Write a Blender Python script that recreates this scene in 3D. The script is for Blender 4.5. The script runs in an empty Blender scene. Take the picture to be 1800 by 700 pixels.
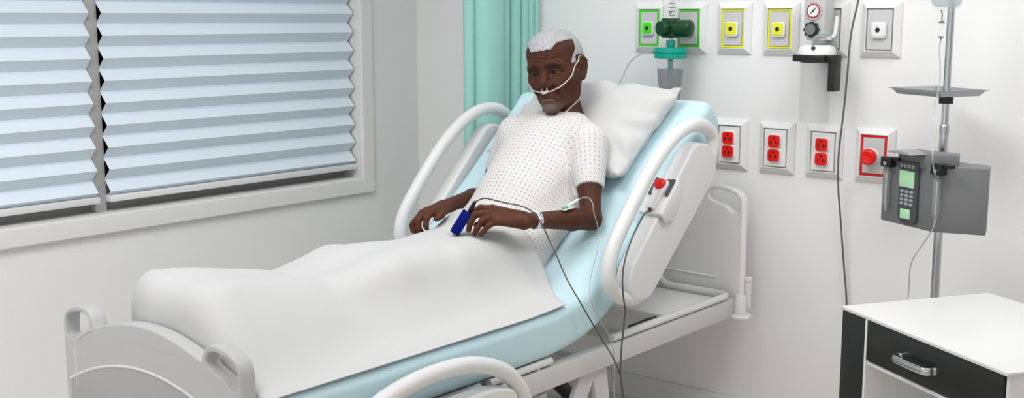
import bpy, bmesh, math, random
import numpy as np
from mathutils import Vector, Matrix, noise as mnoise

random.seed(4)
rng = np.random.default_rng(7)
S = bpy.context.scene
COL = S.collection

# ------------------------------------------------------------------ camera, sky, lights, exposure
CAM = np.array([0.0, 0.0, 1.3])
F_PX, PITCH, YAW = 2038.3, 0.15659, 0.69455
cd = bpy.data.cameras.new('camera'); cam = bpy.data.objects.new('camera', cd); COL.objects.link(cam)
cd.sensor_fit = 'HORIZONTAL'; cd.sensor_width = 36.0; cd.lens = F_PX / 1800 * 36.0
cam.location = CAM; cam.rotation_euler = (math.pi / 2 - PITCH, 0, YAW)
cd.clip_start = 0.05
S.camera = cam
wd = bpy.data.worlds.new('daylight'); S.world = wd; wd.use_nodes = True
wb = wd.node_tree.nodes['Background']
wb.inputs[0].default_value = (1.0, 1.0, 1.0, 1); wb.inputs[1].default_value = 0.50


def area(name, loc, target, size, energy, spread=180, col=(1, 1, 1)):
    l = bpy.data.lights.new(name, 'AREA'); l.shape = 'RECTANGLE'; l.size, l.size_y = size; l.energy = energy; l.color = col; l.spread = math.radians(spread)
    o = bpy.data.objects.new(name, l); COL.objects.link(o); o.location = loc
    o.rotation_euler = (Vector(target) - Vector(loc)).to_track_quat('-Z', 'Y').to_euler()
    return o


area('ceiling_or_fill_light', (-1.8, 1.75, 2.7), (-1.1, 3.2, 0.2), (1.2, 1.0), 11.0, 140)
area('ceiling_or_fill_light', (-0.5, 2.3, 2.7), (-1.4, 3.2, 0.0), (0.8, 0.8), 6.0, 110)  # added fill light that lifts deck, headboard, floor and lower wall
area('ceiling_or_fill_light', (-1.7, 0.5, 2.5), (-3.1, 1.0, 0.3), (0.7, 0.7), 5.0, 100)  # added weak fill light for the left wall
S.view_settings.view_transform = 'Standard'; S.view_settings.look = 'None'
S.view_settings.exposure = 0.86; S.view_settings.gamma = 1.0; S.view_settings.use_curve_mapping = False


# ------------------------------------------------------------------ materials
def srgb(r, g, b):
    f = lambda c: (c / 255 / 12.92) if c / 255 <= 0.04045 else ((c / 255 + 0.055) / 1.055) ** 2.4
    return (f(r), f(g), f(b), 1.0)


def mat(name, col, rough=0.5, metal=0.0, spec=0.5, noise=0.0, nscale=40.0, bump=0.0, bscale=200.0, alpha=1.0, emit=0.0, trans=0.0, ior=1.45):
    m = bpy.data.materials.new(name); m.use_nodes = True
    nt = m.node_tree; b = nt.nodes['Principled BSDF']
    c = col if len(col) == 4 else (*col, 1)
    b.inputs['Base Color'].default_value = c
    b.inputs['Roughness'].default_value = rough; b.inputs['Metallic'].default_value = metal
    b.inputs['Specular IOR Level'].default_value = spec; b.inputs['IOR'].default_value = ior
    b.inputs['Alpha'].default_value = alpha; b.inputs['Transmission Weight'].default_value = trans
    if emit:
        b.inputs['Emission Color'].default_value = c; b.inputs['Emission Strength'].default_value = emit
    tc = None
    if noise or bump:
        tc = nt.nodes.new('ShaderNodeTexCoord')
    if noise:
        n = nt.nodes.new('ShaderNodeTexNoise'); n.inputs['Scale'].default_value = nscale; n.inputs['Detail'].default_value = 4
        nt.links.new(tc.outputs['Object'], n.inputs['Vector'])
        mx = nt.nodes.new('ShaderNodeMix'); mx.data_type = 'RGBA'; mx.blend_type = 'MIX'
        mx.inputs[6].default_value = tuple(max(0, x * (1 - noise)) for x in c[:3]) + (1,)
        mx.inputs[7].default_value = tuple(min(1, x * (1 + noise)) for x in c[:3]) + (1,)
        nt.links.new(n.outputs[0], mx.inputs[0]); nt.links.new(mx.outputs[2], b.inputs['Base Color'])
    if bump:
        n2 = nt.nodes.new('ShaderNodeTexNoise'); n2.inputs['Scale'].default_value = bscale; n2.inputs['Detail'].default_value = 5
        nt.links.new(tc.outputs['Object'], n2.inputs['Vector'])
        bp = nt.nodes.new('ShaderNodeBump'); bp.inputs['Strength'].default_value = bump; bp.inputs['Distance'].default_value = 0.002
        nt.links.new(n2.outputs[0], bp.inputs['Height']); nt.links.new(bp.outputs[0], b.inputs['Normal'])
    return m


M = {}
M['wall'] = mat('wall_paint', (0.87, 0.87, 0.873), 0.6, noise=0.015, nscale=3, bump=0.03, bscale=300)
M['trim'] = mat('trim_paint', (0.80, 0.795, 0.785), 0.45)
M['plaster'] = mat('reveal_paint', (0.80, 0.79, 0.78), 0.5)
M['sash'] = mat('sash_grey', (0.46, 0.46, 0.455), 0.45)
M['floor'] = mat('floor_vinyl', srgb(226, 218, 204), 0.5, noise=0.10, nscale=160, bump=0.05, bscale=300)
M['blind'] = mat('blind_fabric', srgb(228, 240, 250), 0.7, noise=0.01, nscale=20, bump=0.05, bscale=600)
M['blindrail'] = mat('blind_rail', (0.82, 0.82, 0.82), 0.4)
M['night'] = mat('window_glass', (0.012, 0.013, 0.014), 0.08)
M['bed'] = mat('bed_plastic', (0.76, 0.76, 0.76), 0.35)
M['bedpanel'] = mat('bed_panel_grey', (0.66, 0.655, 0.655), 0.45)
M['footpanel'] = mat('foot_panel_shaded', (0.40, 0.40, 0.40), 0.45)  # white panel darkened, shade of the front put into the colour
M['headboard'] = mat('headboard_white', (0.86, 0.85, 0.85), 0.4)
M['footboard'] = mat('footboard_shaded', (0.52, 0.52, 0.52), 0.4)  # white board toned down to carry the shade on its front
M['bedsteel'] = mat('bed_steel_paint', (0.62, 0.62, 0.625), 0.4)
M['mattress'] = mat('mattress_vinyl', srgb(200, 228, 236), 0.55, noise=0.01, nscale=8, bump=0.03, bscale=250)
M['pillow'] = mat('pillow_cotton', (0.62, 0.62, 0.62), 0.8, bump=0.05, bscale=400)
M['blanket'] = mat('blanket_cotton', (0.61, 0.61, 0.61), 0.85, bump=0.05, bscale=500)
M['black'] = mat('black_plastic', (0.012, 0.012, 0.012), 0.4)
M['blackwood'] = mat('black_stain', (0.0135, 0.0155, 0.0145), 0.32, noise=0.25, nscale=30)
M['white'] = mat('white_laminate', (0.77, 0.77, 0.77), 0.35)
M['plate'] = mat('plate_white', (0.82, 0.82, 0.82), 0.35)
M['insert'] = mat('plate_grey', (0.60, 0.60, 0.61), 0.4)
M['insertw'] = mat('plate_inner_white', (0.84, 0.84, 0.84), 0.35)
M['green'] = mat('oxygen_green', srgb(70, 226, 30), 0.4)
M['yellow'] = mat('air_yellow', srgb(236, 236, 40), 0.4)
M['red'] = mat('emergency_red', srgb(236, 22, 14), 0.35)
M['darkgreen'] = mat('valve_green', srgb(0, 62, 24), 0.35)
M['teal'] = mat('cap_teal', srgb(0, 160, 142), 0.35)
M['curtain'] = mat('curtain_cloth', srgb(158, 213, 203), 0.75, noise=0.02, nscale=15, bump=0.05, bscale=500)
M['chrome'] = mat('chrome', (0.55, 0.57, 0.59), 0.16, metal=1.0)
M['steel'] = mat('brushed_steel', (0.50, 0.52, 0.53), 0.28, metal=1.0)
M['tray'] = mat('tray_steel', (0.42, 0.45, 0.46), 0.25, metal=0.9)
M['pump'] = mat('pump_grey', srgb(114, 115, 117), 0.45)
M['pumptop'] = mat('pump_light_grey', srgb(150, 151, 152), 0.45)
M['key'] = mat('key_grey', srgb(160, 162, 165), 0.4)
M['lcd'] = mat('lcd_green', srgb(178, 226, 182), 0.3, emit=0.04)
M['reg'] = mat('regulator_grey', srgb(196, 196, 197), 0.4)
M['regside'] = mat('regulator_side', srgb(176, 176, 178), 0.4)
M['knob'] = mat('knob_grey', srgb(120, 121, 122), 0.4)
M['dialface'] = mat('dial_white', (0.85, 0.85, 0.85), 0.3)
M['dialred'] = mat('dial_red', srgb(190, 40, 40), 0.4)
M['dialgreen'] = mat('dial_green', srgb(20, 110, 80), 0.4)
M['clear'] = mat('clear_plastic', (0.93, 0.95, 0.95), 0.06, alpha=0.14)
M['cloudy'] = mat('cloudy_plastic', (0.52, 0.52, 0.53), 0.2, alpha=0.22)
M['water'] = mat('bottle_water', (0.16, 0.175, 0.18), 0.08, alpha=0.65)
M['fluid'] = mat('bag_fluid', (0.55, 0.66, 0.70), 0.1, alpha=0.55)
M['tube'] = mat('clear_tubing', (0.52, 0.54, 0.55), 0.25, alpha=0.6)
M['greentube'] = mat('green_tinted_tubing', srgb(150, 190, 182), 0.25, alpha=0.6)
M['cannula'] = mat('cannula_tubing', (0.62, 0.58, 0.54), 0.3)
M['cable'] = mat('grey_cable', (0.085, 0.085, 0.085), 0.45)
M['wirecable'] = mat('power_cable', (0.12, 0.12, 0.12), 0.45)
M['blue'] = mat('clip_blue', srgb(0, 20, 108), 0.55, spec=0.12)
M['paper'] = mat('band_paper', (0.78, 0.82, 0.82), 0.5)
M['ink'] = mat('ink', (0.02, 0.04, 0.06), 0.6)
M['hub'] = mat('hub_white', (0.85, 0.86, 0.85), 0.35)
M['hubgreen'] = mat('hub_green', srgb(90, 200, 140), 0.35)
M['darkgrey'] = mat('holder_grey', (0.07, 0.075, 0.08), 0.4)
M['eyewhite'] = mat('eye_white', (0.22, 0.18, 0.16), 0.35)
M['iris'] = mat('eye_iris', (0.006, 0.004, 0.003), 0.22, spec=0.25)


# ------------------------------------------------------------------ helpers
def empty(name, loc=(0, 0, 0)):
    o = bpy.data.objects.new(name, None); COL.objects.link(o); o.location = loc; o.empty_display_size = 0.05
    return o


def thing(name, label, cat, loc=(0, 0, 0), group=None):
    return tag(empty(name, loc), label, cat, group)


def tag(o, label, cat, group=None):
    o['label'] = label; o['category'] = cat
    if group: o['group'] = group
    return o


def wloc(o):
    v = Vector((0, 0, 0))
    while o: v = v + Vector(o.location); o = o.parent
    return v


def link(name, me, m=None, parent=None, smooth=True, org=None):
    """me is in world coordinates; parts are re-based to their parent's origin"""
    o = bpy.data.objects.new(name, me); COL.objects.link(o)
    if m is not None:
        for mm in (m if isinstance(m, (list, tuple)) else [m]): me.materials.append(mm)
    if parent is not None:
        o.parent = parent; me.transform(Matrix.Translation(-wloc(parent)))
    elif org is not None:
        me.transform(Matrix.Translation(-Vector(org))); o.location = org
    me.polygons.foreach_set('use_smooth', [bool(smooth)] * len(me.polygons))
    me.update()
    return o


def struct(o, kind='structure'):
    o['kind'] = kind
    return o


def np_mesh(name, v, f):
    me = bpy.data.meshes.new(name)
    v = np.asarray(v, np.float32); f = np.asarray(f, np.int32)
    k = f.shape[1]
    me.vertices.add(len(v)); me.vertices.foreach_set('co', v.ravel())
    me.loops.add(f.size); me.loops.foreach_set('vertex_index', f.ravel())
    me.polygons.add(len(f)); me.polygons.foreach_set('loop_start', np.arange(0, f.size, k, dtype=np.int32))
    me.update(calc_edges=True); me.validate()
    return me


def catmull(pts, n=8, closed=False):
    p = [Vector(q) for q in pts]
    if len(p) < 3 and not closed:
        return p
    out = []
    N = len(p)
    for i in range(N if closed else N - 1):
        if closed: a, b, c, d = p[i - 1], p[i], p[(i + 1) % N], p[(i + 2) % N]
        else: a, b, c, d = p[max(i - 1, 0)], p[i], p[i + 1], p[min(i + 2, N - 1)]
        for k in range(n):
            t = k / n
            out.append(0.5 * ((2 * b) + (c - a) * t + (2 * a - 5 * b + 4 * c - d) * t * t + (3 * b - a - 3 * c + d) * t ** 3))
    if not closed: out.append(p[-1].copy())
    return out


class MB:
    """collects shapes in one bmesh, then links them as one object"""
    def __init__(s): s.bm = bmesh.new(); s.mi = 0

    def _new(s, geom_faces):
        for f in geom_faces: f.material_index = s.mi

    def box(s, c, size, rot=None, bevel=0.0, seg=2):
        b = bmesh.new(); bmesh.ops.create_cube(b, size=1.0)
        bmesh.ops.scale(b, vec=Vector(size), verts=b.verts)
        if bevel: bmesh.ops.bevel(b, geom=b.edges[:], offset=bevel, segments=seg, affect='EDGES', profile=0.5)
        mt = Matrix.Translation(Vector(c))
        if rot is not None: mt = mt @ (rot.to_4x4() if isinstance(rot, Matrix) else rot.to_matrix().to_4x4())
        b.transform(mt); s._merge(b); return s

    def _merge(s, b):
        me = bpy.data.meshes.new('tmp'); 
        for f in b.faces: f.material_index = s.mi
        b.to_mesh(me); b.free(); s.bm.from_mesh(me); bpy.data.meshes.remove(me)

    def tube(s, path, r, seg=12, closed=False, cap=True, flat=None):
        """r: radius or list; flat: (a,b) ellipse factors"""
        P = [Vector(q) for q in path]; n = len(P)
        R = r if isinstance(r, (list, tuple)) else [r] * n
        T = []
        for i in range(n):
            a = P[i - 1] if (i > 0 or closed) else P[i]
            c = P[(i + 1) % n] if (i < n - 1 or closed) else P[i]
            T.append((c - a).normalized())
        up = Vector((0, 0, 1)) if abs(T[0].z) < 0.9 else Vector((1, 0, 0))
        N = (up - T[0] * up.dot(T[0])).normalized()
        rings = []
        for i in range(n):
            N = (N - T[i] * N.dot(T[i])).normalized(); B = T[i].cross(N)
            fa, fb = flat if flat else (1, 1)
            rings.append([s.bm.verts.new(P[i] + (N * math.cos(2 * math.pi * k / seg) * fa + B * math.sin(2 * math.pi * k / seg) * fb) * R[i]) for k in range(seg)])
        for i in range(n if closed else n - 1):
            a, b = rings[i], rings[(i + 1) % n]
            for k in range(seg):
                f = s.bm.faces.new((a[k], a[(k + 1) % seg], b[(k + 1) % seg], b[k])); f.material_index = s.mi; f.smooth = True
        if cap and not closed:
            f = s.bm.faces.new(rings[0][::-1]); f.material_index = s.mi
            f = s.bm.faces.new(rings[-1]); f.material_index = s.mi
        return s

    def cyl(s, a, b, r, seg=24, r2=None): return s.tube([a, b], [r, r2 if r2 is not None else r], seg)

    def lathe(s, a, axis, prof, seg=32):
        """prof: [(distance along axis, radius)]"""
        A = Vector(a); ax = Vector(axis).normalized()
        up = Vector((0, 0, 1)) if abs(ax.z) < 0.9 else Vector((1, 0, 0))
        u = (up - ax * up.dot(ax)).normalized(); w = ax.cross(u)
        rings = []
        for d, r in prof:
            rings.append([s.bm.verts.new(A + ax * d + (u * math.cos(2 * math.pi * k / seg) + w * math.sin(2 * math.pi * k / seg)) * max(r, 1e-5)) for k in range(seg)])
        for a_, b_ in zip(rings, rings[1:]):
            for k in range(seg):
                f = s.bm.faces.new((a_[k], a_[(k + 1) % seg], b_[(k + 1) % seg], b_[k])); f.material_index = s.mi
        for rg, rev in ((rings[0], True), (rings[-1], False)):
            f = s.bm.faces.new(rg[::-1] if rev else rg); f.material_index = s.mi
        return s

    def prism(s, poly, origin, U, V, depth, bevel=0.0, seg=2):
        """poly in (U,V), extruded along U x V by depth"""
        U, V = Vector(U), Vector(V); W = U.cross(V).normalized()
        b = bmesh.new()
        lo = [b.verts.new(Vector(origin) + U * p[0] + V * p[1]) for p in poly]
        hi = [b.verts.new(v.co + W * depth) for v in lo]
        n = len(poly)
        b.faces.new(lo[::-1]); b.faces.new(hi)
        for i in range(n): b.faces.new((lo[i], lo[(i + 1) % n], hi[(i + 1) % n], hi[i]))
        bmesh.ops.recalc_face_normals(b, faces=b.faces[:])
        if bevel: bmesh.ops.bevel(b, geom=b.edges[:], offset=bevel, segments=seg, affect='EDGES', profile=0.5)
        s._merge(b); return s

    def sphere(s, c, r, seg=20, scale=(1, 1, 1), rot=None):
        b = bmesh.new(); bmesh.ops.create_uvsphere(b, u_segments=seg, v_segments=seg // 2 + 2, radius=r)
        bmesh.ops.scale(b, vec=Vector(scale), verts=b.verts)
        m = Matrix.Translation(Vector(c))
        if rot is not None: m = m @ rot.to_4x4()
        b.transform(m); s._merge(b); return s

    def build(s, name, m, parent=None, smooth=True, org=None, angle=40):
        bmesh.ops.recalc_face_normals(s.bm, faces=s.bm.faces[:])
        if smooth:
            lim = math.radians(angle)
            for e in s.bm.edges:
                e.smooth = len(e.link_faces) == 2 and e.calc_face_angle(4) < lim
        me = bpy.data.meshes.new(name); s.bm.to_mesh(me); s.bm.free()
        return link(name, me, m, parent, smooth, org)


def rrect(w, h, r, n=5, cx=0.0, cy=0.0):
    pts = []
    for sx, sy, a0 in ((1, -1, -90), (1, 1, 0), (-1, 1, 90), (-1, -1, 180)):
        for k in range(n + 1):
            a = math.radians(a0 + 90 * k / n)
            pts.append((cx + sx * (w / 2 - r) + r * math.cos(a), cy + sy * (h / 2 - r) + r * math.sin(a)))
    return pts


def curve_plate(name, loops, origin, U, V, depth, bevel=0.004, res=3):
    """a plate with holes: 2-D loops in (U,V), thickness centred on origin along U x V"""
    cu = bpy.data.curves.new(name, 'CURVE'); cu.dimensions = '2D'; cu.fill_mode = 'BOTH'
    cu.extrude = max(depth / 2 - bevel, 0.0001); cu.bevel_depth = bevel; cu.bevel_resolution = res; cu.offset = -bevel
    for lp in loops:
        sp = cu.splines.new('POLY'); sp.points.add(len(lp) - 1); sp.use_cyclic_u = True
        for i, (x, y) in enumerate(lp): sp.points[i].co = (x, y, 0, 1)
    o = bpy.data.objects.new(name, cu); COL.objects.link(o)
    dg = bpy.context.evaluated_depsgraph_get(); dg.update()
    me = bpy.data.meshes.new_from_object(o.evaluated_get(dg))
    bpy.data.objects.remove(o); bpy.data.curves.remove(cu)
    U, V = Vector(U), Vector(V); W = U.cross(V)
    me.transform(Matrix.Translation(Vector(origin)) @ Matrix((U, V, W)).transposed().to_4x4())
    bm = bmesh.new(); bm.from_mesh(me); bmesh.ops.remove_doubles(bm, verts=bm.verts, dist=1e-5)
    bmesh.ops.recalc_face_normals(bm, faces=bm.faces[:])
    for e in bm.edges: e.smooth = len(e.link_faces) == 2 and e.calc_face_angle(4) < math.radians(35)
    bm.to_mesh(me); bm.free()
    return me


def text_mesh(name, body, size, origin, U, V, depth=0.0002, m=None, parent=None, align='CENTER'):
    cu = bpy.data.curves.new(name, 'FONT'); cu.body = body; cu.size = size; cu.extrude = depth; cu.align_x = align; cu.align_y = 'CENTER'
    o = bpy.data.objects.new(name, cu); COL.objects.link(o)
    dg = bpy.context.evaluated_depsgraph_get(); dg.update()
    me = bpy.data.meshes.new_from_object(o.evaluated_get(dg)); bpy.data.objects.remove(o); bpy.data.curves.remove(cu)
    me.materials.clear()
    U, V = Vector(U), Vector(V); W = U.cross(V)
    me.transform(Matrix.Translation(Vector(origin)) @ Matrix((U, V, W)).transposed().to_4x4())
    return link(name, me, m, parent, False)


# ---- distance fields meshed by surface nets
class Field:
    def __init__(s, lo, hi, h):
        s.lo = np.array(lo, np.float32); s.h = h
        s.n = np.ceil((np.array(hi) - np.array(lo)) / h).astype(int) + 1
        s.d = np.full(tuple(s.n), 0.06, np.float32)

    def sub(s, lo, hi):
        i0 = np.clip(np.floor((np.array(lo) - s.lo) / s.h).astype(int), 0, s.n); i1 = np.clip(np.ceil((np.array(hi) - s.lo) / s.h).astype(int) + 1, 0, s.n)
        sl = tuple(slice(a, b) for a, b in zip(i0, i1))
        g = [(s.lo[k] + s.h * np.arange(i0[k], i1[k], dtype=np.float32)) for k in range(3)]
        return sl, g[0][:, None, None], g[1][None, :, None], g[2][None, None, :]

    def put(s, lo, hi, fn, k=0.01, op='add', m=0.03):
        sl, x, y, z = s.sub(np.array(lo) - m - k, np.array(hi) + m + k)
        if min(q.stop - q.start for q in sl) <= 0: return
        a = s.d[sl]; b = fn(x, y, z).astype(np.float32)
        if op == 'add':
            hh = np.maximum(k - np.abs(a - b), 0) / k if k > 0 else 0
            s.d[sl] = np.minimum(a, b) - hh * hh * k * 0.25
        else:
            b = -b
            hh = np.maximum(k - np.abs(a - b), 0) / k if k > 0 else 0
            s.d[sl] = np.maximum(a, b) + hh * hh * k * 0.25

    def cone(s, a, b, ra, rb=None, k=0.01, op='add', fr=None):
        rb = ra if rb is None else rb
        if fr is not None: a, b = fr(a), fr(b)
        a, b = np.array(a, float), np.array(b, float); ab = b - a; L = max(ab @ ab, 1e-12)
        def fn(x, y, z):
            t = np.clip(((x - a[0]) * ab[0] + (y - a[1]) * ab[1] + (z - a[2]) * ab[2]) / L, 0, 1)
            return np.sqrt((x - a[0] - t * ab[0]) ** 2 + (y - a[1] - t * ab[1]) ** 2 + (z - a[2] - t * ab[2]) ** 2) - (ra + t * (rb - ra))
        r = max(ra, rb)
        s.put(np.minimum(a, b) - r, np.maximum(a, b) + r, fn, k, op)

    def chain(s, pts, rs, k=0.01, fr=None, op='add'):
        for i in range(len(pts) - 1): s.cone(pts[i], pts[i + 1], rs[i], rs[i + 1], k, op, fr)

    def ell(s, c, r, R=None, k=0.01, op='add', fr=None, FR=None):
        """R: 3x3 whose columns are the ellipsoid's axes in world"""
        c = np.array(fr(c) if fr is not None else c, float); r = np.array(r, float)
        R = np.eye(3) if R is None else np.array(R, float)
        if FR is not None: R = FR @ R
        def fn(x, y, z):
            X, Y, Z = x - c[0], y - c[1], z - c[2]
            q = [(R[0, i] * X + R[1, i] * Y + R[2, i] * Z) for i in range(3)]
            k0 = np.sqrt(sum((q[i] / r[i]) ** 2 for i in range(3)))
            k1 = np.sqrt(sum((q[i] / r[i] ** 2) ** 2 for i in range(3))) + 1e-9
            return k0 * (k0 - 1) / k1
        m = np.abs(R) @ r
        s.put(c - m, c + m, fn, k, op)

    def mesh(s):
        d = s.d; ins = d < 0
        cnt = np.zeros(tuple(s.n - 1), np.uint8)
        for i in (0, 1):
            for j in (0, 1):
                for k in (0, 1):
                    cnt += ins[i:s.n[0] - 1 + i, j:s.n[1] - 1 + j, k:s.n[2] - 1 + k]
        act = (cnt > 0) & (cnt < 8); del cnt
        I = np.argwhere(act); idx = np.full(act.shape, -1, np.int32); idx[act] = np.arange(len(I)); del act
        c8 = {(i, j, k): d[I[:, 0] + i, I[:, 1] + j, I[:, 2] + k] for i in (0, 1) for j in (0, 1) for k in (0, 1)}
        acc = np.zeros((len(I), 3)); w = np.zeros(len(I))
        for ax in range(3):
            for u in (0, 1):
                for v in (0, 1):
                    p = [u, v]; p.insert(ax, 0); q = list(p); q[ax] = 1
                    A, B = c8[tuple(p)], c8[tuple(q)]; m = (A < 0) != (B < 0)
                    t = np.where(m, A / np.where(m, A - B, 1), 0)
                    pos = np.array(p, float)[None].repeat(len(I), 0); pos[:, ax] = t
                    acc += pos * m[:, None]; w += m
        V = (I + acc / w[:, None]) * s.h + s.lo
        faces = []
        for ax in range(3):
            sl0 = [slice(None)] * 3; sl1 = [slice(None)] * 3; sl0[ax] = slice(0, -1); sl1[ax] = slice(1, None)
            A = ins[tuple(sl0)]; B = ins[tuple(sl1)]
            E = np.argwhere(A != B); o1, o2 = [(1, 2), (2, 0), (0, 1)][ax]
            E = E[(E[:, o1] > 0) & (E[:, o2] > 0) & (E[:, o1] < s.n[o1] - 1) & (E[:, o2] < s.n[o2] - 1)]
            q = []
            for u, v in ((0, 0), (1, 0), (1, 1), (0, 1)):
                Q = E.copy(); Q[:, o1] -= u; Q[:, o2] -= v; q.append(idx[Q[:, 0], Q[:, 1], Q[:, 2]])
            q = np.stack(q, 1); fl = ~ins[E[:, 0], E[:, 1], E[:, 2]]
            q[fl] = q[fl][:, ::-1]
            faces.append(q)
        Fc = np.concatenate(faces)
        return V, Fc[(Fc >= 0).all(1)]


def relax(V, Fc, it=2, lam=0.5):
    e = np.concatenate([Fc[:, [0, 1]], Fc[:, [1, 2]], Fc[:, [2, 3]], Fc[:, [3, 0]]])
    for _ in range(it):
        acc = np.zeros_like(V); w = np.zeros(len(V))
        for a, b in ((0, 1), (1, 0)):
            for k in range(3): acc[:, k] += np.bincount(e[:, a], V[e[:, b], k], len(V))
            w += np.bincount(e[:, a], minlength=len(V))
        V = V * (1 - lam) + lam * acc / np.maximum(w, 1)[:, None]
    return V


def sstep(a, b, x):
    t = np.clip((x - a) / (b - a), 0, 1)
    return t * t * (3 - 2 * t)

XL, YW, XC = -3.176, 3.24, -2.05

# ------------------------------------------------------------------ the room
struct(MB().box((-0.9, 1.2, -0.05), (5.2, 5.2, 0.1)).build('floor', M['floor'], smooth=False))
struct(MB().box((1.75, 1.2, 1.40), (0.1, 5.2, 2.8)).build('wall_right', M['wall'], smooth=False))
struct(MB().box((-0.9, 1.2, 2.85), (5.2, 5.2, 0.1)).build('ceiling', M['wall'], smooth=False))
struct(MB().box((-0.9, YW + 0.06, 1.40), (5.2, 0.12, 2.8)).build('wall_head', M['wall'], smooth=False))
WY0, WY1, WZ0, WZ1 = 0.75, 2.93, 0.703, 2.05       # window opening
w = MB(); xw = XL - 0.08
for (y0, y1, z0, z1) in ((-1.4, WY0, 0, 2.8), (WY1, YW, 0, 2.8), (WY0, WY1, 0, WZ0), (WY0, WY1, WZ1, 2.8)):
    w.box((xw, (y0 + y1) / 2, (z0 + z1) / 2), (0.16, y1 - y0, z1 - z0))
struct(w.build('wall_left', M['wall'], smooth=False))
win = struct(empty('window_1', (XL, (WY0 + WY1) / 2, WZ0)))
fo = 0.056
fr = curve_plate('frame', [rrect(WY1 - WY0 + 2 * fo, WZ1 - WZ0 + 2 * fo, 0.002, 2, (WY0 + WY1) / 2, (WZ0 + WZ1) / 2),
                           rrect(WY1 - WY0, WZ1 - WZ0, 0.002, 2, (WY0 + WY1) / 2, (WZ0 + WZ1) / 2)], (XL + 0.008, 0, 0), (0, 1, 0), (0, 0, 1), 0.024, 0.003)
link('casing', fr, M['trim'], win)
j = MB()
j.box((XL - 0.05, (WY0 + WY1) / 2, WZ0 - 0.004), (0.115, WY1 - WY0, 0.012)); j.box((XL - 0.05, (WY0 + WY1) / 2, WZ1 + 0.004), (0.115, WY1 - WY0, 0.012))
j.box((XL - 0.05, WY0 - 0.004, (WZ0 + WZ1) / 2), (0.115, 0.012, WZ1 - WZ0)); j.box((XL - 0.05, WY1 + 0.004, (WZ0 + WZ1) / 2), (0.115, 0.012, WZ1 - WZ0))
j.build('reveal', M['plaster'], win, False)
xb = XL - 0.085
sh = MB()
for (y0, y1, z0, z1) in ((WY0, WY1, WZ0, WZ0 + 0.085), (WY0, WY1, WZ1 - 0.08, WZ1), (WY0, WY0 + 0.06, WZ0 + 0.086, WZ1 - 0.081), (WY1 - 0.03, WY1, WZ0 + 0.086, WZ1 - 0.081)):
    sh.box((xb - 0.02, (y0 + y1) / 2, (z0 + z1) / 2), (0.04, y1 - y0, z1 - z0), bevel=0.003)
sh.build('sash', M['sash'], win)
MB().box((xb - 0.002, 1.892, (WZ0 + WZ1) / 2), (0.092, 0.040, WZ1 - WZ0 - 0.004), bevel=0.003).build('mullion', M['sash'], win)
MB().box((xb - 0.032, (WY0 + WY1) / 2, (WZ0 + WZ1) / 2), (0.006, WY1 - WY0 - 0.05, WZ1 - WZ0 - 0.1)).build('glass', M['night'], win, False)
b = MB()
b.box(((XL + 1.7) / 2, YW - 0.007, 0.036), (1.7 - XL, 0.014, 0.072)); b.tube([(XL, YW - 0.006, 0.073), (1.7, YW - 0.006, 0.073)], 0.006, 10)
struct(b.build('baseboard_head', M['trim']))
b = MB(); b.box((XL + 0.007, 0.92, 0.036), (0.014, 4.6, 0.072)); b.tube([(XL + 0.006, -1.38, 0.073), (XL + 0.006, YW - 0.014, 0.073)], 0.006, 10)
struct(b.build('baseboard_left', M['trim']))


# ---- pleated blinds
def blind(y0, y1, label):
    zb, pitch = 0.757, 0.0675
    t = thing('pleated_blind', label, 'blind', (XL - 0.03, (y0 + y1) / 2, zb), 'pleated blinds in the window')
    xf, xk = XL - 0.014, XL - 0.046
    pts = [(xk + 0.012, zb - 0.002)]
    z = zb + 0.012; k = 0
    while z < WZ1 - 0.045:
        pts.append((xf, z)); pts.append((xk, z + pitch * 0.52)); z += pitch
    n = len(pts); v = []; f = []
    for off in (0.0, -0.0012):
        for (x, zz) in pts: v += [(x + off, y0, zz), (x + off, y1, zz)]
    for i in range(n - 1):
        a = 2 * i; f.append((a, a + 1, a + 3, a + 2)); a2 = 2 * n + a; f.append((a2 + 2, a2 + 3, a2 + 1, a2))
        f.append((a, a + 2, a2 + 2, a2)); f.append((a + 3, a + 1, a2 + 1, a2 + 3))
    f.append((0, 2 * n, 2 * n + 1, 1)); f.append((2 * n - 2, 2 * n - 1, 4 * n - 1, 4 * n - 2))
    link('pleated_fabric', np_mesh('pleated_fabric', v, f), M['blind'], t, False)
    MB().box((XL - 0.03, (y0 + y1) / 2, zb - 0.011), (0.036, y1 - y0 + 0.008, 0.02), bevel=0.003).build('bottom_rail', M['blindrail'], t)
    MB().box((XL - 0.03, (y0 + y1) / 2, WZ1 - 0.022), (0.046, y1 - y0 + 0.004, 0.04), bevel=0.003).build('head_rail', M['blindrail'], t)


blind(1.911, 2.921, 'wide pale blue pleated blind nearest the teal curtain, closing most of the window')
blind(0.78, 1.870, 'pale blue pleated blind covering the pane left of the grey mullion')

# ---- privacy curtain, gathered against the head wall
v = []; f = []
nv = 24; nu = 0
folds = [0.030, 0.118, 0.050, 0.044, 0.040, 0.036, 0.026]
y0c = 2.866; cols = []
for kf, wd_ in enumerate(folds):
    for q_ in range(25):
        if q_ == 24 and kf < len(folds) - 1: continue
        u_ = q_ / 24
        cols.append((y0c + wd_ * (u_ - 0.13 * math.sin(2 * math.pi * u_)), wd_ * (0.48 if kf == 1 else 0.85) * math.sin(math.pi * u_) ** 0.6, kf))
    y0c += wd_
nu = len(cols)
for iu, (y, bulge, kf) in enumerate(cols):
    for iv in range(nv):
        h = iv / (nv - 1); z = 0.14 + 1.96 * h
        v.append((-2.600 + 0.036 * iu / (nu - 1) + bulge * (1 + 0.10 * math.sin(2.5 * h + 2 * kf)) + (0.012 if kf == 1 else 0), y + 0.004 * math.sin(2.1 * h + 1.7 * kf), z))
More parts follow.
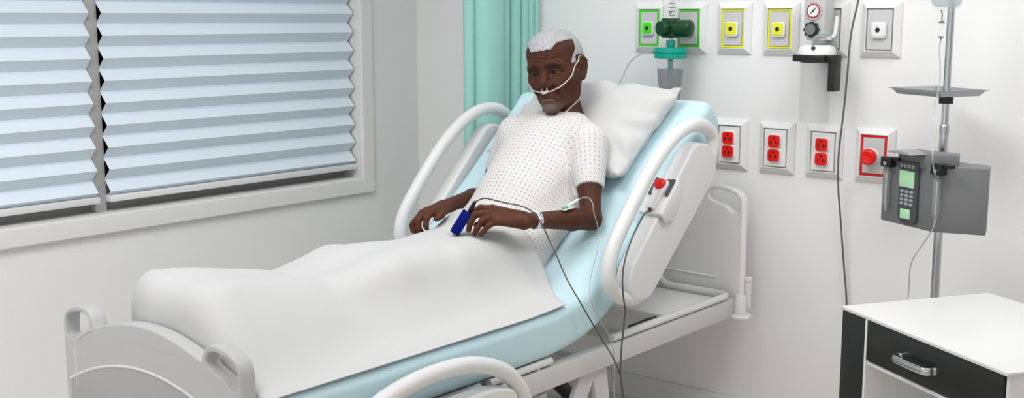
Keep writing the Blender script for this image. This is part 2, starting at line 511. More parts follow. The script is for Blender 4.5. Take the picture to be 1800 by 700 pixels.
for iu in range(nu - 1):
    for iv in range(nv - 1):
        a = iu * nv + iv; f.append((a, a + nv, a + nv + 1, a + 1))
cu = thing('privacy_curtain', 'teal privacy curtain hanging in folds from the head wall between window and bed', 'curtain', (-2.575, 3.02, 0.14))
c_ = link('cloth', np_mesh('cloth', v, f), M['curtain'], cu)
md = c_.modifiers.new('thick', 'SOLIDIFY'); md.thickness = 0.002
trk = MB(); trk.box((-2.575, 2.96, 2.115), (0.03, 0.54, 0.028), bevel=0.004); trk.build('track', M['steel'], cu)


# ------------------------------------------------------------------ wall plates
def plate_base(t, x, z, ins_h, ins_w, border=None, inner='insert', bordermat=None):
    y = YW
    W2, H2, a = 0.058, 0.078, 0.016
    b = MB()
    # bevelled frame: outer foot, raised inner lip, opening
    o = [(-W2, -H2), (W2, -H2), (W2, H2), (-W2, H2)]
    rings = []
    for (ww, hh, d) in ((W2, H2, 0.0), (W2, H2, 0.006), (W2 - a, H2 - a, 0.019), (W2 - a - 0.002, H2 - a - 0.002, 0.019), (W2 - a - 0.002, H2 - a - 0.002, 0.006)):
        rings.append([b.bm.verts.new((x + sx * ww, y - d, z + sz * hh)) for sx, sz in ((-1, -1), (1, -1), (1, 1), (-1, 1))])
    for p, q in zip(rings, rings[1:]):
        for k in range(4): b.bm.faces.new((p[k], p[(k + 1) % 4], q[(k + 1) % 4], q[k]))
    b.bm.faces.new(rings[-1]); b.bm.faces.new(rings[0][::-1])
    b.build('frame', M['plate'], t, False)
    iw, ih = W2 - a - 0.003, H2 - a - 0.003
    if bordermat:
        me = curve_plate('coloured_border', [rrect(2 * iw, 2 * ih, 0.001, 2, x, z), rrect(2 * iw - 0.013, 2 * ih - 0.013, 0.001, 2, x, z)], (0, y - 0.0115, 0), (1, 0, 0), (0, 0, 1), 0.009, 0.0008, 1)
        link('coloured_border', me, bordermat, t)
    gap = 0.0075 if bordermat else 0.003
    MB().box((x, y - 0.012, z), (2 * (iw - gap), 0.014, 2 * (ih - gap)), bevel=0.001).build('inner_panel', M[inner], t, False)


def gas_outlet(x, label, m, bordermat):
    z = 1.262
    t = thing('gas_outlet', label, 'gas outlet', (x, YW, z), 'gas outlets in the upper row on the head wall')
    plate_base(t, x, z, 0, 0, True, 'insert', bordermat)
    me = curve_plate('socket', [rrect(0.044, 0.046, 0.009, 5, x, z - 0.002)], (0, YW - 0.0235, 0), (1, 0, 0), (0, 0, 1), 0.009, 0.003)
    link('socket', me, M['insertw'], t)
    me = curve_plate('socket_face', [rrect(0.035, 0.037, 0.007, 5, x - 0.0005, z - 0.001)], (0, YW - 0.0285, 0), (1, 0, 0), (0, 0, 1), 0.003, 0.001)
    link('socket_face', me, m, t)
    MB().lathe((x - 0.001, YW - 0.0299, z - 0.001), (0, -1, 0), [(0, 0.0068), (0.0014, 0.0064), (0.0015, 0.0)], 24).build('port', M['black'], t)


px = [-2.103, -1.953, -1.796, -1.638, -1.483, -1.327]
gas_outlet(px[0], 'fully visible green bordered gas outlet between the patient and the flowmeter', M['green'], M['green'])
gas_outlet(px[1], 'gas outlet with green border half hidden behind the dark green flowmeter valve', M['green'], M['green'])
gas_outlet(px[2], 'yellow bordered gas outlet beside the flowmeter', M['yellow'], M['yellow'])
gas_outlet(px[3], 'yellow bordered gas outlet beside the suction regulator', M['yellow'], M['yellow'])
gas_outlet(px[4], 'white gas outlet half hidden behind the grey suction regulator', M['insertw'], None)
gas_outlet(px[5], 'plain white gas outlet with black hole, between hanging cable and drip stand', M['insertw'], None)


def receptacle(x, label):
    z = 0.9015
    t = thing('power_outlet', label, 'power outlet', (x, YW, z), 'red power outlets in the lower row on the head wall')
    plate_base(t, x, z, 0, 0, False, 'insertw')
    for dz in (0.0215, -0.0215):
        zz = z + dz
        me = curve_plate('socket', [rrect(0.043, 0.042, 0.009, 5, x, zz)], (0, YW - 0.021, 0), (1, 0, 0), (0, 0, 1), 0.008, 0.002)
        so = link('socket', me, M['insertw'], t)
        me = curve_plate('red_face', [rrect(0.038, 0.037, 0.008, 5, x - 0.0005, zz)], (0, YW - 0.0265, 0), (1, 0, 0), (0, 0, 1), 0.005, 0.0012)
        link('red_face', me, M['red'], so)
        h = MB()
        h.box((x - 0.0095, YW - 0.029, zz - 0.003), (0.0038, 0.0012, 0.0105))
        h.box((x + 0.0065, YW - 0.029, zz - 0.003), (0.0035, 0.0012, 0.0105)); h.box((x + 0.0095, YW - 0.029, zz - 0.003), (0.0075, 0.0012, 0.0035))
        h.cyl((x - 0.0005, YW - 0.0284, zz + 0.0095), (x - 0.0005, YW - 0.0296, zz + 0.0095), 0.0036, 16)
        h.build('slots', M['black'], so, False)


receptacle(px[2] - 0.0005, 'red duplex power outlet next to the raised bed rail')
receptacle(px[3], 'red duplex power outlet, the middle one of three')
receptacle(px[4], 'red duplex power outlet below the clear suction jar, beside the hanging cable')

xe, ze = px[5], 0.9015
t = thing('emergency_button_plate', 'white wall plate with red border and round red push button', 'button', (xe, YW, ze))
plate_base(t, xe, ze, 0, 0, True, 'insert', M['red'])
MB().lathe((xe - 0.004, YW - 0.017, ze - 0.002), (0, -1, 0), [(0, 0.023), (0.008, 0.0225), (0.010, 0.020)], 40).build('collar', M['insertw'], t)
MB().lathe((xe - 0.004, YW - 0.026, ze - 0.002), (0, -1, 0), [(0, 0.017), (0.008, 0.017), (0.010, 0.0225), (0.020, 0.0235), (0.025, 0.021), (0.027, 0.0165), (0.0262, 0.0155), (0.0262, 0)], 40).build('push_button', M['red'], t)

# ---- oxygen flowmeter and humidifier bottle
xf, yf = -1.973, 3.15
t = thing('oxygen_flowmeter', 'dark green oxygen flowmeter with numbered clear tube plugged into the wall', 'flowmeter', (xf, YW - 0.035, 1.262))
b = MB(); b.box((xf - 0.002, yf, 1.263), (0.046, 0.046, 0.062), bevel=0.006)
b.cyl((xf, yf, 1.262), (xf + 0.062, yf + 0.004, 1.262), 0.027, 32)
b.cyl((xf + 0.0, yf, 1.262), (xf - 0.0, YW - 0.03, 1.262), 0.017, 24)
b.lathe((xf + 0.062, yf + 0.004, 1.262), (1, 0.06, 0), [(0, 0.027), (0.008, 0.024), (0.012, 0.017)], 32)
b.build('valve_body', M['darkgreen'], t)
MB().lathe((xf - 0.006, yf - 0.022, 1.262), (-0.35, -1, 0), [(0, 0.015), (0.004, 0.015), (0.006, 0.0235), (0.022, 0.0235), (0.025, 0.021)], 36).build('knob', M['darkgreen'], t)
MB().cyl((xf, yf, 1.292), (xf, yf, 1.46), 0.026, 28).build('flow_tube', M['clear'], t)
MB().cyl((xf + 0.002, yf, 1.292), (xf + 0.002, yf, 1.45), 0.007, 16).build('float_column', M['cloudy'], t)
MB().sphere((xf + 0.001, yf - 0.009, 1.311), 0.0048).build('float_ball', M['knob'], t)
g = MB()
for i in range(10):
    for k in range(5):
        a = -1.9 + 0.15 * k
        p0 = Vector((xf + 0.0265 * math.cos(a + 0.55), yf + 0.0265 * math.sin(a + 0.55), 1.3015 + 0.0125 * i))
        p1 = Vector((xf + 0.0265 * math.cos(a + 0.70), yf + 0.0265 * math.sin(a + 0.70), 1.3015 + 0.0125 * i))
        g.box((p0 + p1) / 2, ((p1 - p0).length * 1.15, 0.0006, 0.0021), Matrix.Rotation(a + 0.625 + math.pi / 2, 3, 'Z'))
g.build('graduation', M['ink'], t, False)
dv = Vector((-0.30, -0.954, 0)); rv = Vector((0.954, -0.30, 0))
for i, ch in enumerate('12345'):
    text_mesh('numeral', ch, 0.0105, Vector((xf, yf, 1.3015 + 0.0125 * i)) + dv * 0.0245 - rv * 0.0105, rv, (0, 0, 1), 0.0003, M['ink'], t)
MB().cyl((xf, yf, 1.240), (xf, yf, 1.222), 0.008, 20).build('outlet_stem', M['steel'], t)

t = thing('humidifier_bottle', 'clear humidifier bottle with teal cap hanging under the flowmeter', 'bottle', (xf, yf, 1.06))
b = MB(); b.lathe((xf, yf, 1.224), (0, 0, -1), [(0, 0.0145), (0.016, 0.0145), (0.018, 0.011), (0.024, 0.011)], 28); b.cyl((xf, yf, 1.19), (xf, yf, 1.045), 0.0085, 16)
b.build('dip_tube', M['teal'], t)
b = MB(); b.lathe((xf, yf, 1.202), (0, 0, -1), [(0, 0.046), (0.001, 0.051), (0.015, 0.0525), (0.0165, 0.0505), (0.018, 0.0525), (0.033, 0.051), (0.034, 0.045)], 40)
b.cyl((xf - 0.05, yf, 1.187), (xf - 0.064, yf - 0.002, 1.187), 0.0045, 12)
b.build('cap', M['teal'], t)
MB().lathe((xf, yf, 1.169), (0, 0, -1), [(0, 0.044), (0.03, 0.043), (0.15, 0.031), (0.153, 0.027)], 40).build('jar', M['clear'], t)
MB().lathe((xf, yf, 1.136), (0, 0, -1), [(0, 0.0415), (0.115, 0.0305), (0.118, 0.027)], 40).build('water', M['water'], t)
pts = catmull([(xf - 0.062, yf - 0.002, 1.187), (-2.075, 3.14, 1.180), (-2.105, 3.12, 1.155), (-2.118, 3.09, 1.10), (-2.115, 3.05, 1.06), (-2.10, 3.0, 1.035)], 8)
tag(MB().tube(pts, 0.0028, 10).build('oxygen_tube', M['tube'], org=(-2.118, 3.09, 1.10)), 'thin clear oxygen tube curving from the teal cap down behind the pillow', 'tube')

# ---- suction regulator and canister
xr, yr = -1.484, 3.165
t = thing('suction_regulator', 'light grey suction regulator with round dial and knob plugged into a white outlet', 'regulator', (xr, YW - 0.035, 1.30))
b = MB(); b.box((xr - 0.003, yr + 0.006, 1.317), (0.064, 0.064, 0.155), bevel=0.006, seg=3); b.box((xr - 0.002, yr + 0.006, 1.236), (0.056, 0.05, 0.012), bevel=0.003); b.box((xr, yr + 0.008, 1.225), (0.03, 0.03, 0.012), bevel=0.002)
b.build('housing', M['reg'], t)
yq = yr - 0.026
d = MB().lathe((xr - 0.005, yq, 1.315), (0, -1, 0), [(0, 0.027), (0.003, 0.0265), (0.0035, 0)], 48).build('dial', M['reg'], t)
MB().lathe((xr - 0.005, yq - 0.0045, 1.315), (0, -1, 0), [(0, 0.0185), (0.001, 0.0185), (0.0012, 0)], 40).build('dial_face', M['dialface'], d)
rg = MB()
NN = 48
for lo_, hi_, m_ in ((-0.4, 1.2, 'dialred'), (1.2, 1.62, 'dialgreen'), (1.62, 2 * math.pi - 0.4, 'dialred')):
    pth = [(xr - 0.005 + 0.0185 * math.sin(-lo_ - (hi_ - lo_) * k / 16), yq - 0.0055, 1.315 + 0.0185 * math.cos(-lo_ - (hi_ - lo_) * k / 16)) for k in range(17)]
    MB().tube(pth, 0.0017, 8).build('dial_ring', M[m_], d)
n_ = MB(); n_.tube([(xr - 0.014, yq - 0.0066, 1.306), (xr - 0.004, yq - 0.0066, 1.316), (xr + 0.0045, yq - 0.0066, 1.3245)], [0.0005, 0.0016, 0.0006], 8); n_.cyl((xr - 0.005, yq - 0.0055, 1.315), (xr - 0.005, yq - 0.008, 1.315), 0.003, 16)
n_.build('needle', M['ink'], d)
tk = MB()
for k in range(13):
    a = math.radians(-140 + 280 * k / 12)
    tk.box((xr - 0.005 + 0.0232 * math.sin(a), yq - 0.0036, 1.315 + 0.0232 * math.cos(a)), (0.0012, 0.0010, 0.0040), Matrix.Rotation(a, 3, 'Y'))
tk.build('scale_marks', M['dialred'], d, False)
kb = MB(); zk = 1.2615; xk = xr - 0.007
poly = []
for k in range(64):
    a = 2 * math.pi * k / 64; r = 0.0205 + 0.0020 * math.cos(8 * a); poly.append((r * math.cos(a), r * math.sin(a)))
kb.prism(poly, (xk, yq, zk), (1, 0, 0), (0, 0, 1), 0.014)
k_ = kb.build('knob', M['black'], t)
MB().lathe((xk, yq - 0.013, zk), (0, -1, 0), [(0, 0.0155), (0.005, 0.0155), (0.0065, 0.0145), (0.0066, 0)], 36).build('knob_cap', M['knob'], k_)
pts = catmull([(xr + 0.045, 3.185, 1.30), (xr + 0.045, 3.18, 1.262), (xr + 0.043, 3.175, 1.245), (xr + 0.033, 3.17, 1.237), (xr + 0.015, 3.168, 1.236)], 6)
MB().tube(pts, 0.0055, 14).build('vacuum_pipe', M['insertw'], t)

yc = 3.155; xs = -1.478
t = thing('suction_canister', 'clear suction jar with white lid and black holder under the regulator', 'canister', (xs, yc, 0.99))
MB().lathe((xs - 0.004, yc, 1.2175), (0, 0, -1), [(0, 0.036), (0.004, 0.046), (0.012, 0.052), (0.027, 0.0545), (0.029, 0.05)], 44).build('lid', M['insertw'], t)
bk = MB()
bk.lathe((xs - 0.006, yc, 1.190), (0, 0, -1), [(0, 0.054), (0.004, 0.055), (0.012, 0.051), (0.022, 0.046), (0.0225, 0.042)], 44)
bk.box((xs + 0.032, yc - 0.01, 1.180), (0.068, 0.05, 0.021), bevel=0.003); bk.box((xs + 0.056, yc - 0.01, 1.138), (0.022, 0.045, 0.102), bevel=0.004)
bk.box((xs - 0.006, yc - 0.034, 1.1805), (0.098, 0.040, 0.020), bevel=0.004)
bk.box((xs - 0.01, yc + 0.064, 1.179), (0.03, 0.036, 0.016), bevel=0.002)
bk.build('holder', M['black'], t)
MB().lathe((xs - 0.006, yc, 1.166), (0, 0, -1), [(0, 0.044), (0.02, 0.0435), (0.168, 0.0425), (0.172, 0.039), (0.1725, 0)], 44).build('jar', M['cloudy'], t)
MB().lathe((xs + 0.008, yc - 0.045, 1.209), (0, -1, 0.1), [(0, 0.005), (0.010, 0.005), (0.011, 0.003)], 16).build('port', M['darkgreen'], t)
pts = catmull([(xs + 0.008, yc - 0.05, 1.209), (xs + 0.008, yc - 0.055, 1.228), (xs + 0.020, yc - 0.048, 1.247), (xs + 0.042, yc - 0.03, 1.248), (xs + 0.055, yc - 0.01, 1.225), (xs + 0.055, yc + 0.01, 1.19)], 8)
MB().tube(pts, 0.0024, 10).build('hose', M['greentube'], t)

# ---- power cable hanging down the head wall
pts = catmull([(-1.375, 3.20, 1.42), (-1.384, 3.20, 1.345), (-1.397, 3.19, 1.248), (-1.398, 3.18, 1.134), (-1.405, 3.18, 1.018), (-1.418, 3.19, 0.901), (-1.419, 3.2, 0.80), (-1.413, 3.21, 0.714), (-1.399, 3.22, 0.561), (-1.388, 3.225, 0.45), (-1.38, 3.225, 0.25), (-1.37, 3.2, 0.02)], 10)
tag(MB().tube(pts, 0.0028, 10).build('power_cable', M['wirecable'], org=(-1.4, 3.2, 0.8)), 'long grey cable hanging down the head wall beside the white gas outlet', 'cable')

# ------------------------------------------------------------------ hospital bed
bed = thing('hospital_bed', 'white hospital bed with raised backrest and curved side rails', 'bed', (XC, 2.2, 0))
XR = -1.70                                    # outer face of the frame rail on the camera's side
XLr = 2 * XC - XR
BD = [(0.317, 0.36), (0.317, 0.630), (0.312, 0.648), (0.300, 0.660), (0.278, 0.670), (0.245, 0.676), (0.222, 0.674), (0.205, 0.664), (0.199, 0.652), (0.193, 0.637)]
HOLE = [(0.306, 0.601), (0.307, 0.628), (0.303, 0.643), (0.292, 0.652), (0.270, 0.659), (0.245, 0.663), (0.225, 0.661), (0.213, 0.653), (0.209, 0.641), (0.214, 0.631), (0.235, 0.622), (0.262, 0.613), (0.278, 0.600), (0.292, 0.596)]


def end_board(name, y, wx, dz, thick, z0):
    arch = [(0.18 - 0.36 * k / 24, 0.671 - 0.95 * (0.18 - 0.36 * k / 24) ** 2) for k in range(25)]
    half = BD; sc = lambda q: (XC + q[0] * wx, q[1] + dz if q[1] > 0.37 else z0)
    out = [sc(q) for q in half] + [sc(q) for q in arch] + [sc((-a, b)) for a, b in half[::-1]]
    h1 = [(p.x, p.y) for p in catmull([Vector((*sc(q), 0)) for q in HOLE], 4, True)]
    h2 = [(2 * XC - a, b) for a, b in h1]
    out = [(p[0], p[1]) for p in out]
    me = curve_plate(name, [out, h1, h2], (0, y, 0), (1, 0, 0), (0, 0, 1), thick, 0.004, 3)
    return link(name, me, M['headboard'] if name == 'headboard' else M['footboard'], bed)


fb = end_board('footboard', 1.302, 1.0, 0.0, 0.036, 0.22)
hb = end_board('headboard', 3.147, 1.13, 0.108, 0.032, 0.37)
for brd, y, sgn, wx, dz in ((fb, 1.285, -1, 1.0, 0),):
    pth = [(XC + wx * d, y, 0.578 - 0.84 * d * d + dz) for d in np.linspace(-0.30, 0.30, 25)]
    MB().tube(pth, 0.0035, 8).build('moulded_arch', M['bed'], brd)
if True:
    pth = catmull([(XC - 0.197, 1.285, 0.632), (XC - 0.235, 1.285, 0.615), (XC - 0.268, 1.285, 0.590), (XC - 0.272, 1.285, 0.545), (XC - 0.272, 1.285, 0.49)], 6)
    MB().tube(pth, 0.003, 8).build('moulded_seam', M['bedpanel'], fb)
    pth = [(XC - 0.30, 3.131, 0.50), (XC + 0.27, 3.131, 0.494)]
    MB().tube(pth, 0.003, 8).build('moulded_seam', M['bed'], hb)
# recessed face panel of the footboard, front shade put into its grey
poly = [(XC + d, 0.573 - 0.84 * d * d) for d in np.linspace(-0.295, 0.295, 21)] + [(XC + 0.295, 0.26), (XC - 0.295, 0.26)]
me = curve_plate('face_panel', [poly], (0, 1.2845, 0), (1, 0, 0), (0, 0, 1), 0.004, 0.001, 1)
link('face_panel', me, M['footpanel'], fb)

# frame
f_ = MB()
for sx in (1, -1):
    x = XC + sx * (XR - XC)
    f_.box((x - sx * 0.016, 2.22, 0.411), (0.032, 1.80, 0.055), bevel=0.003)
for y in (1.36, 2.04, 2.36, 2.66, 3.10):
    f_.box((XC, y, 0.405), (2 * (XR - XC) - 0.06, 0.04, 0.035), bevel=0.003)
f_.build('frame', M['bedsteel'], bed)
MB().box((XC, 2.955, 0.432), (2 * (XR - XC) - 0.07, 0.29, 0.012), bevel=0.003).build('head_deck', M['headboard'], bed)
MB().box((XC, 1.80, 0.446), (2 * (XR - XC) - 0.07, 0.86, 0.012), bevel=0.003).build('seat_deck', M['bed'], bed)
# perimeter tube round the head end
zt = 0.452
hx = XR - 0.012
pth = [(hx, 2.47, zt), (hx, 3.06, zt), (hx - 0.004, 3.085, zt), (hx - 0.022, 3.098, zt), (hx - 0.05, 3.10, zt), (hx - 0.215, 3.10, zt), (hx - 0.235, 3.10, zt + 0.006), (hx - 0.268, 3.10, zt + 0.034), (hx - 0.29, 3.10, zt + 0.04)]
pth += [(2 * XC - a, b, c) for a, b, c in pth[::-1]]
MB().tube(pth, 0.0105, 14).build('perimeter_tube', M['bed'], bed)
b = MB()
for (y0, y1) in ((1.70, 1.935), (1.97, 2.205), (1.42, 1.665)):
    b.tube([(hx, y0, zt), (hx, y1, zt)], 0.0095, 14)
    for y in (y0 + 0.05, y1 - 0.05): b.cyl((hx, y, zt - 0.02), (hx, y, zt), 0.005, 10)
b.build('mattress_retainer', M['bed'], bed)
for sx in (1, -1):
    x = XC + sx * (XR + 0.012 - XC)
    b = MB(); b.lathe((x, 3.125, 0.381), (0, 0, 1), [(0, 0.034), (0.006, 0.035), (0.010, 0.031), (0.0101, 0.020), (0.066, 0.0185), (0.071, 0.015)], 36); b.build('corner_bumper', M['bed'], bed)
    b = MB(); b.cyl((x + sx * 0.0, 3.172, 0.40), (x, 3.172, 0.492), 0.011, 18); b.lathe((x, 3.172, 0.488), (0, 0, 1), [(0, 0.013), (0.010, 0.013), (0.012, 0.010)], 20); b.build('headboard_peg', M['bed'], bed)

# backrest board under the mattress
tb = math.atan(0.894); bdir = Vector((0, math.cos(tb), math.sin(tb))); nrm = Vector((0, -math.sin(tb), math.cos(tb)))
RB = Matrix((Vector((1, 0, 0)), bdir, nrm)).transposed()
pc = Vector((XC, 2.72, 0)); pc.z = 0.65 + 0.894 * (2.72 - 2.47)
MB().box(pc - nrm * 0.132, (0.60, 0.62, 0.014), RB, bevel=0.004).build('back_board', M['bedsteel'], bed)
# lift gear
for sx in (1, -1):
    x = XC + sx * 0.318
    b = MB()
    b.prism([(2.395, 0.388), (2.455, 0.388), (2.505, 0.09), (2.445, 0.09)], (x, 0, 0), (0, 1, 0), (0, 0, 1), 0.014, 0.002)
    b.prism([(2.345, 0.388), (2.42, 0.388), (2.235, 0.10), (2.185, 0.10)], (x - sx * 0.001, 0, 0), (0, 1, 0), (0, 0, 1), 0.016, 0.002)
    b.box((x + 0.007, 2.36, 0.235), (0.012, 0.22, 0.022), bevel=0.002)
    b.build('lift_arm', M['bedsteel'], bed)
    MB().prism([(1.50, 0.388), (1.56, 0.388), (1.76, 0.09), (1.71, 0.09)], (x, 0, 0), (0, 1, 0), (0, 0, 1), 0.014, 0.002).build('lift_arm', M['bedsteel'], bed)
b = MB()
for sx in (1, -1): b.box((XC + sx * 0.30, 2.15, 0.105), (0.05, 1.35, 0.04), bevel=0.004)
for y in (1.55, 2.75): b.box((XC, y, 0.105), (0.62, 0.05, 0.04), bevel=0.004)
b.box((XC + 0.29, 2.205, 0.335), (0.05, 0.035, 0.05), bevel=0.003)
b.build('base_frame', M['bedsteel'], bed)
for sx in (1, -1):
    for y in (1.52, 2.78):
        x = XC + sx * 0.30
        b = MB(); b.cyl((x, y, 0.06), (x, y, 0.10), 0.012, 16); b.prism(rrect(0.045, 0.05, 0.012, 4), (x - 0.02, y, 0.065), (0, 1, 0), (0, 0, 1), 0.04, 0.002)
        c = b.build('caster', M['bedsteel'], bed)
        MB().lathe((x - 0.014, y, 0.04), (1, 0, 0), [(0, 0.034), (0.004, 0.04), (0.024, 0.04), (0.028, 0.034)], 28).build('wheel', M['black'], c)
b = MB(); b.tube([(XC + 0.14, 2.395, 0.37), (XC + 0.20, 2.62, 0.13)], 0.02, 16); b.tube([(XC + 0.14, 2.33, 0.405), (XC + 0.14, 2.40, 0.36)], 0.012, 14)
b.build('lift_motor', M['black'], bed)
b = MB(); b.tube([(-1.778, 2.585, 0.424), (-1.775, 2.66, 0.428)], 0.006, 14); b.tube([(-1.775, 2.655, 0.428), (-1.773, 2.67, 0.430)], 0.011, 14); b.tube([(-1.773, 2.67, 0.430), (-1.771, 2.745, 0.434)], 0.0095, 14); b.tube([(-1.771, 2.745, 0.434), (-1.770, 2.775, 0.436)], 0.006, 12)
b.build('backrest_motor', M['black'], bed)


# side rails
def rpoly(pts, r, n=4):
    """rounded polygon"""
    out = []
    P = [Vector((a, b, 0)) for a, b in pts]; N = len(P)
    for i in range(N):
        a, b, c = P[i - 1], P[i], P[(i + 1) % N]
        u = (a - b); w_ = (c - b); rr = min(r, u.length * 0.45, w_.length * 0.45)
        p0 = b + u.normalized() * rr; p2 = b + w_.normalized() * rr
        for k in range(n + 1):
            t = k / n; q = p0 * (1 - t) ** 2 + b * 2 * t * (1 - t) + p2 * t * t
            out.append((q.x, q.y))
    return out


def side_rail_poly(name, loop, panel, x, side):
    pth = catmull([(x, a, b_) for a, b_ in loop], 8)
    r = MB().tube(pth, 0.0195, 20).build(name, M['bed'], bed)
    me = curve_plate('rail_panel', [rpoly(panel, 0.03)], (x - 0.002 * side, 0, 0), (0, 1, 0), (0, 0, 1), 0.048, 0.008, 4)
    link('rail_panel', me, M['bed'], r)
    return r


LOOP = [(2.545, 0.580), (2.50, 0.566), (2.457, 0.571), (2.405, 0.594), (2.376, 0.639), (2.389, 0.703), (2.451, 0.783), (2.554, 0.891), (2.649, 0.962), (2.734, 0.997), (2.812, 1.000), (2.872, 0.973), (2.882, 0.938), (2.861, 0.891), (2.835, 0.86)]
PANEL = [(2.450, 0.652), (2.440, 0.600), (2.467, 0.561), (2.540, 0.555), (2.866, 0.848), (2.876, 0.893), (2.838, 0.945), (2.757, 0.958)]
side_rail_poly('raised_side_rail', LOOP, PANEL, -1.66, 1)
xl = 2 * XC - (-1.66)
side_rail_poly('raised_side_rail', [(a + 0.03, b_ + 0.005) for a, b_ in LOOP], [(a + 0.03, b_ + 0.005) for a, b_ in PANEL], xl, -1)
LOOP2 = [(1.56, 0.34), (1.48, 0.33), (1.435, 0.37), (1.45, 0.43), (1.53, 0.507), (1.65, 0.540), (1.78, 0.545), (1.88, 0.528), (1.965, 0.490), (2.02, 0.432), (2.03, 0.38), (1.99, 0.335), (1.93, 0.33)]
PANEL2 = [(1.52, 0.31), (1.96, 0.31), (1.99, 0.35), (1.985, 0.452), (1.90, 0.472), (1.55, 0.472), (1.50, 0.44), (1.49, 0.35)]
side_rail_poly('lowered_side_rail', LOOP2, PANEL2, -1.655, 1)

# ------------------------------------------------------------------ mattress
def path_frames(pts, n):
    P = catmull([(0, a, b_) for a, b_ in pts], n)
    fr_ = []
    for i, p in enumerate(P):
        t_ = (P[min(i + 1, len(P) - 1)] - P[max(i - 1, 0)]).normalized()
        fr_.append((p, t_, Vector((0, -t_.z, t_.y))))
    return fr_


HT = 0.058
top = [(1.335, 0.577), (1.60, 0.577), (1.90, 0.577), (2.12, 0.577), (2.24, 0.583), (2.33, 0.60), (2.41, 0.640), (2.50, 0.698), (2.60, 0.775), (2.75, 0.903), (2.88, 1.019), (2.925, 1.060)]
fr_ = path_frames(top, 8)
v = []; f = []
ns = 44
cs = rrect(0.705, 2 * HT, 0.030, 10)
N = len(fr_)
rows = []
for i in range(N):
    p, t_, n_ = fr_[i]
    rows.append((p, t_, n_, 0.0))
def ring(p, n_, ins, shift, i):
    out = []
    for (a, c) in cs:
        sa = 1 - ins / 0.3525; sc_ = 1 - ins / HT
        wob = 0.0012 * math.sin(i * 0.55 + 2 * a) * (1 if c > 0 else 0.3)
        q = p + Vector((a * sa, 0, 0)) + n_ * (c * sc_ - HT + wob)
        out.append((XC + q.x, q.y, q.z))
    return out
first = fr_[0]; last = fr_[-1]
seq = []
for ins, sh in ((0.030, -0.03 + 0.03), (0.014, -0.022 + 0.026), (0.004, 0.010), (0.0, 0.020)):
    seq.append(ring(first[0] + first[1] * sh, first[2], ins, 0, 0))
for i in range(1, N - 3): seq.append(ring(fr_[i][0], fr_[i][2], 0, 0, i))
for ins, sh in ((0.0, -0.012), (0.004, 0.0), (0.014, 0.008), (0.030, 0.012)):
    seq.append(ring(last[0] + last[1] * sh, last[2], ins, 0, N))
m_ = len(cs)
for r_ in seq: v += r_
bm = bmesh.new(); vs = [bm.verts.new(q) for q in v]
for i in range(len(seq) - 1):
    for k in range(m_): bm.faces.new((vs[i * m_ + k], vs[i * m_ + (k + 1) % m_], vs[(i + 1) * m_ + (k + 1) % m_], vs[(i + 1) * m_ + k]))
bm.faces.new(vs[:m_]); bm.faces.new(vs[-m_:][::-1])
bmesh.ops.recalc_face_normals(bm, faces=bm.faces[:])
me = bpy.data.meshes.new('mattress'); bm.to_mesh(me); bm.free()
o = tag(link('mattress', me, M['mattress'], None, True, (XC, 2.2, 0.52)), 'pale blue mattress bent up along the backrest of the bed', 'mattress')

# ------------------------------------------------------------------ pillow
def pillow():
    nu, nv = 60, 48
    W2, H2, T = 0.258, 0.178, 0.062
    v = []; f = []
    c0 = Vector((XC + 0.010, 2.808, 0)); c0.z = 0.65 + 0.894 * (c0.y - 2.47)
    for sd in (1, -1):
        for iu in range(nu):
            for iv in range(nv):
                u = -1 + 2 * iu / (nu - 1); w_ = -1 + 2 * iv / (nv - 1)
                e = max(0, (1 - abs(u) ** 2.6) * (1 - abs(w_) ** 2.6)) ** 0.5
                x = u * W2 * (1 - 0.055 * (1 - w_ * w_) * abs(u) ** 3 * 0 - 0.06 * (1 - abs(w_) ** 2) * abs(u) ** 4)
                y = w_ * H2 * (1 - 0.07 * (1 - abs(u) ** 2) * abs(w_) ** 4)
                edge = max(abs(u), abs(w_))
                nz = mnoise.noise(Vector((u * 2.2, w_ * 2.0, 3.7 * sd)))
                a = math.atan2(w_, u)
                wr = 0.0075 * math.sin(13 * a + 3 * nz) * sstep(0.55, 0.9, edge) * (1 - sstep(0.93, 1.0, edge))
                z = sd * T * e * (1 + 0.12 * nz) + wr * (1 if sd > 0 else 0.4)
                if sd < 0: z = max(z, -0.040 - 0.0 * e)
                # the head and shoulders press a hollow into the middle
                if sd > 0: z -= 0.030 * math.exp(-((x / 0.12) ** 2 + ((y + 0.05) / 0.16) ** 2))
                lift = 0.042 + 0.012 * sstep(0.9, 1, abs(u) * abs(w_) + 0.1)
                q = c0 + RB @ Vector((x + 0.09 * y, y - 0.09 * x, z + lift))
                v.append(q)
    k = nu * nv
    for s_ in (0, 1):
        for iu in range(nu - 1):
            for iv in range(nv - 1):
                a = s_ * k + iu * nv + iv
                q = (a, a + nv, a + nv + 1, a + 1)
                f.append(q if s_ == 0 else q[::-1])
    me = np_mesh('pillow', v, f)
    bm = bmesh.new(); bm.from_mesh(me); bmesh.ops.remove_doubles(bm, verts=bm.verts, dist=0.0004); bmesh.ops.recalc_face_normals(bm, faces=bm.faces[:]); bm.to_mesh(me); bm.free()
    return tag(link('pillow', me, M['pillow'], None, True, tuple(c0)), 'white pillow propped behind the patient on the raised mattress', 'pillow')


pillow()

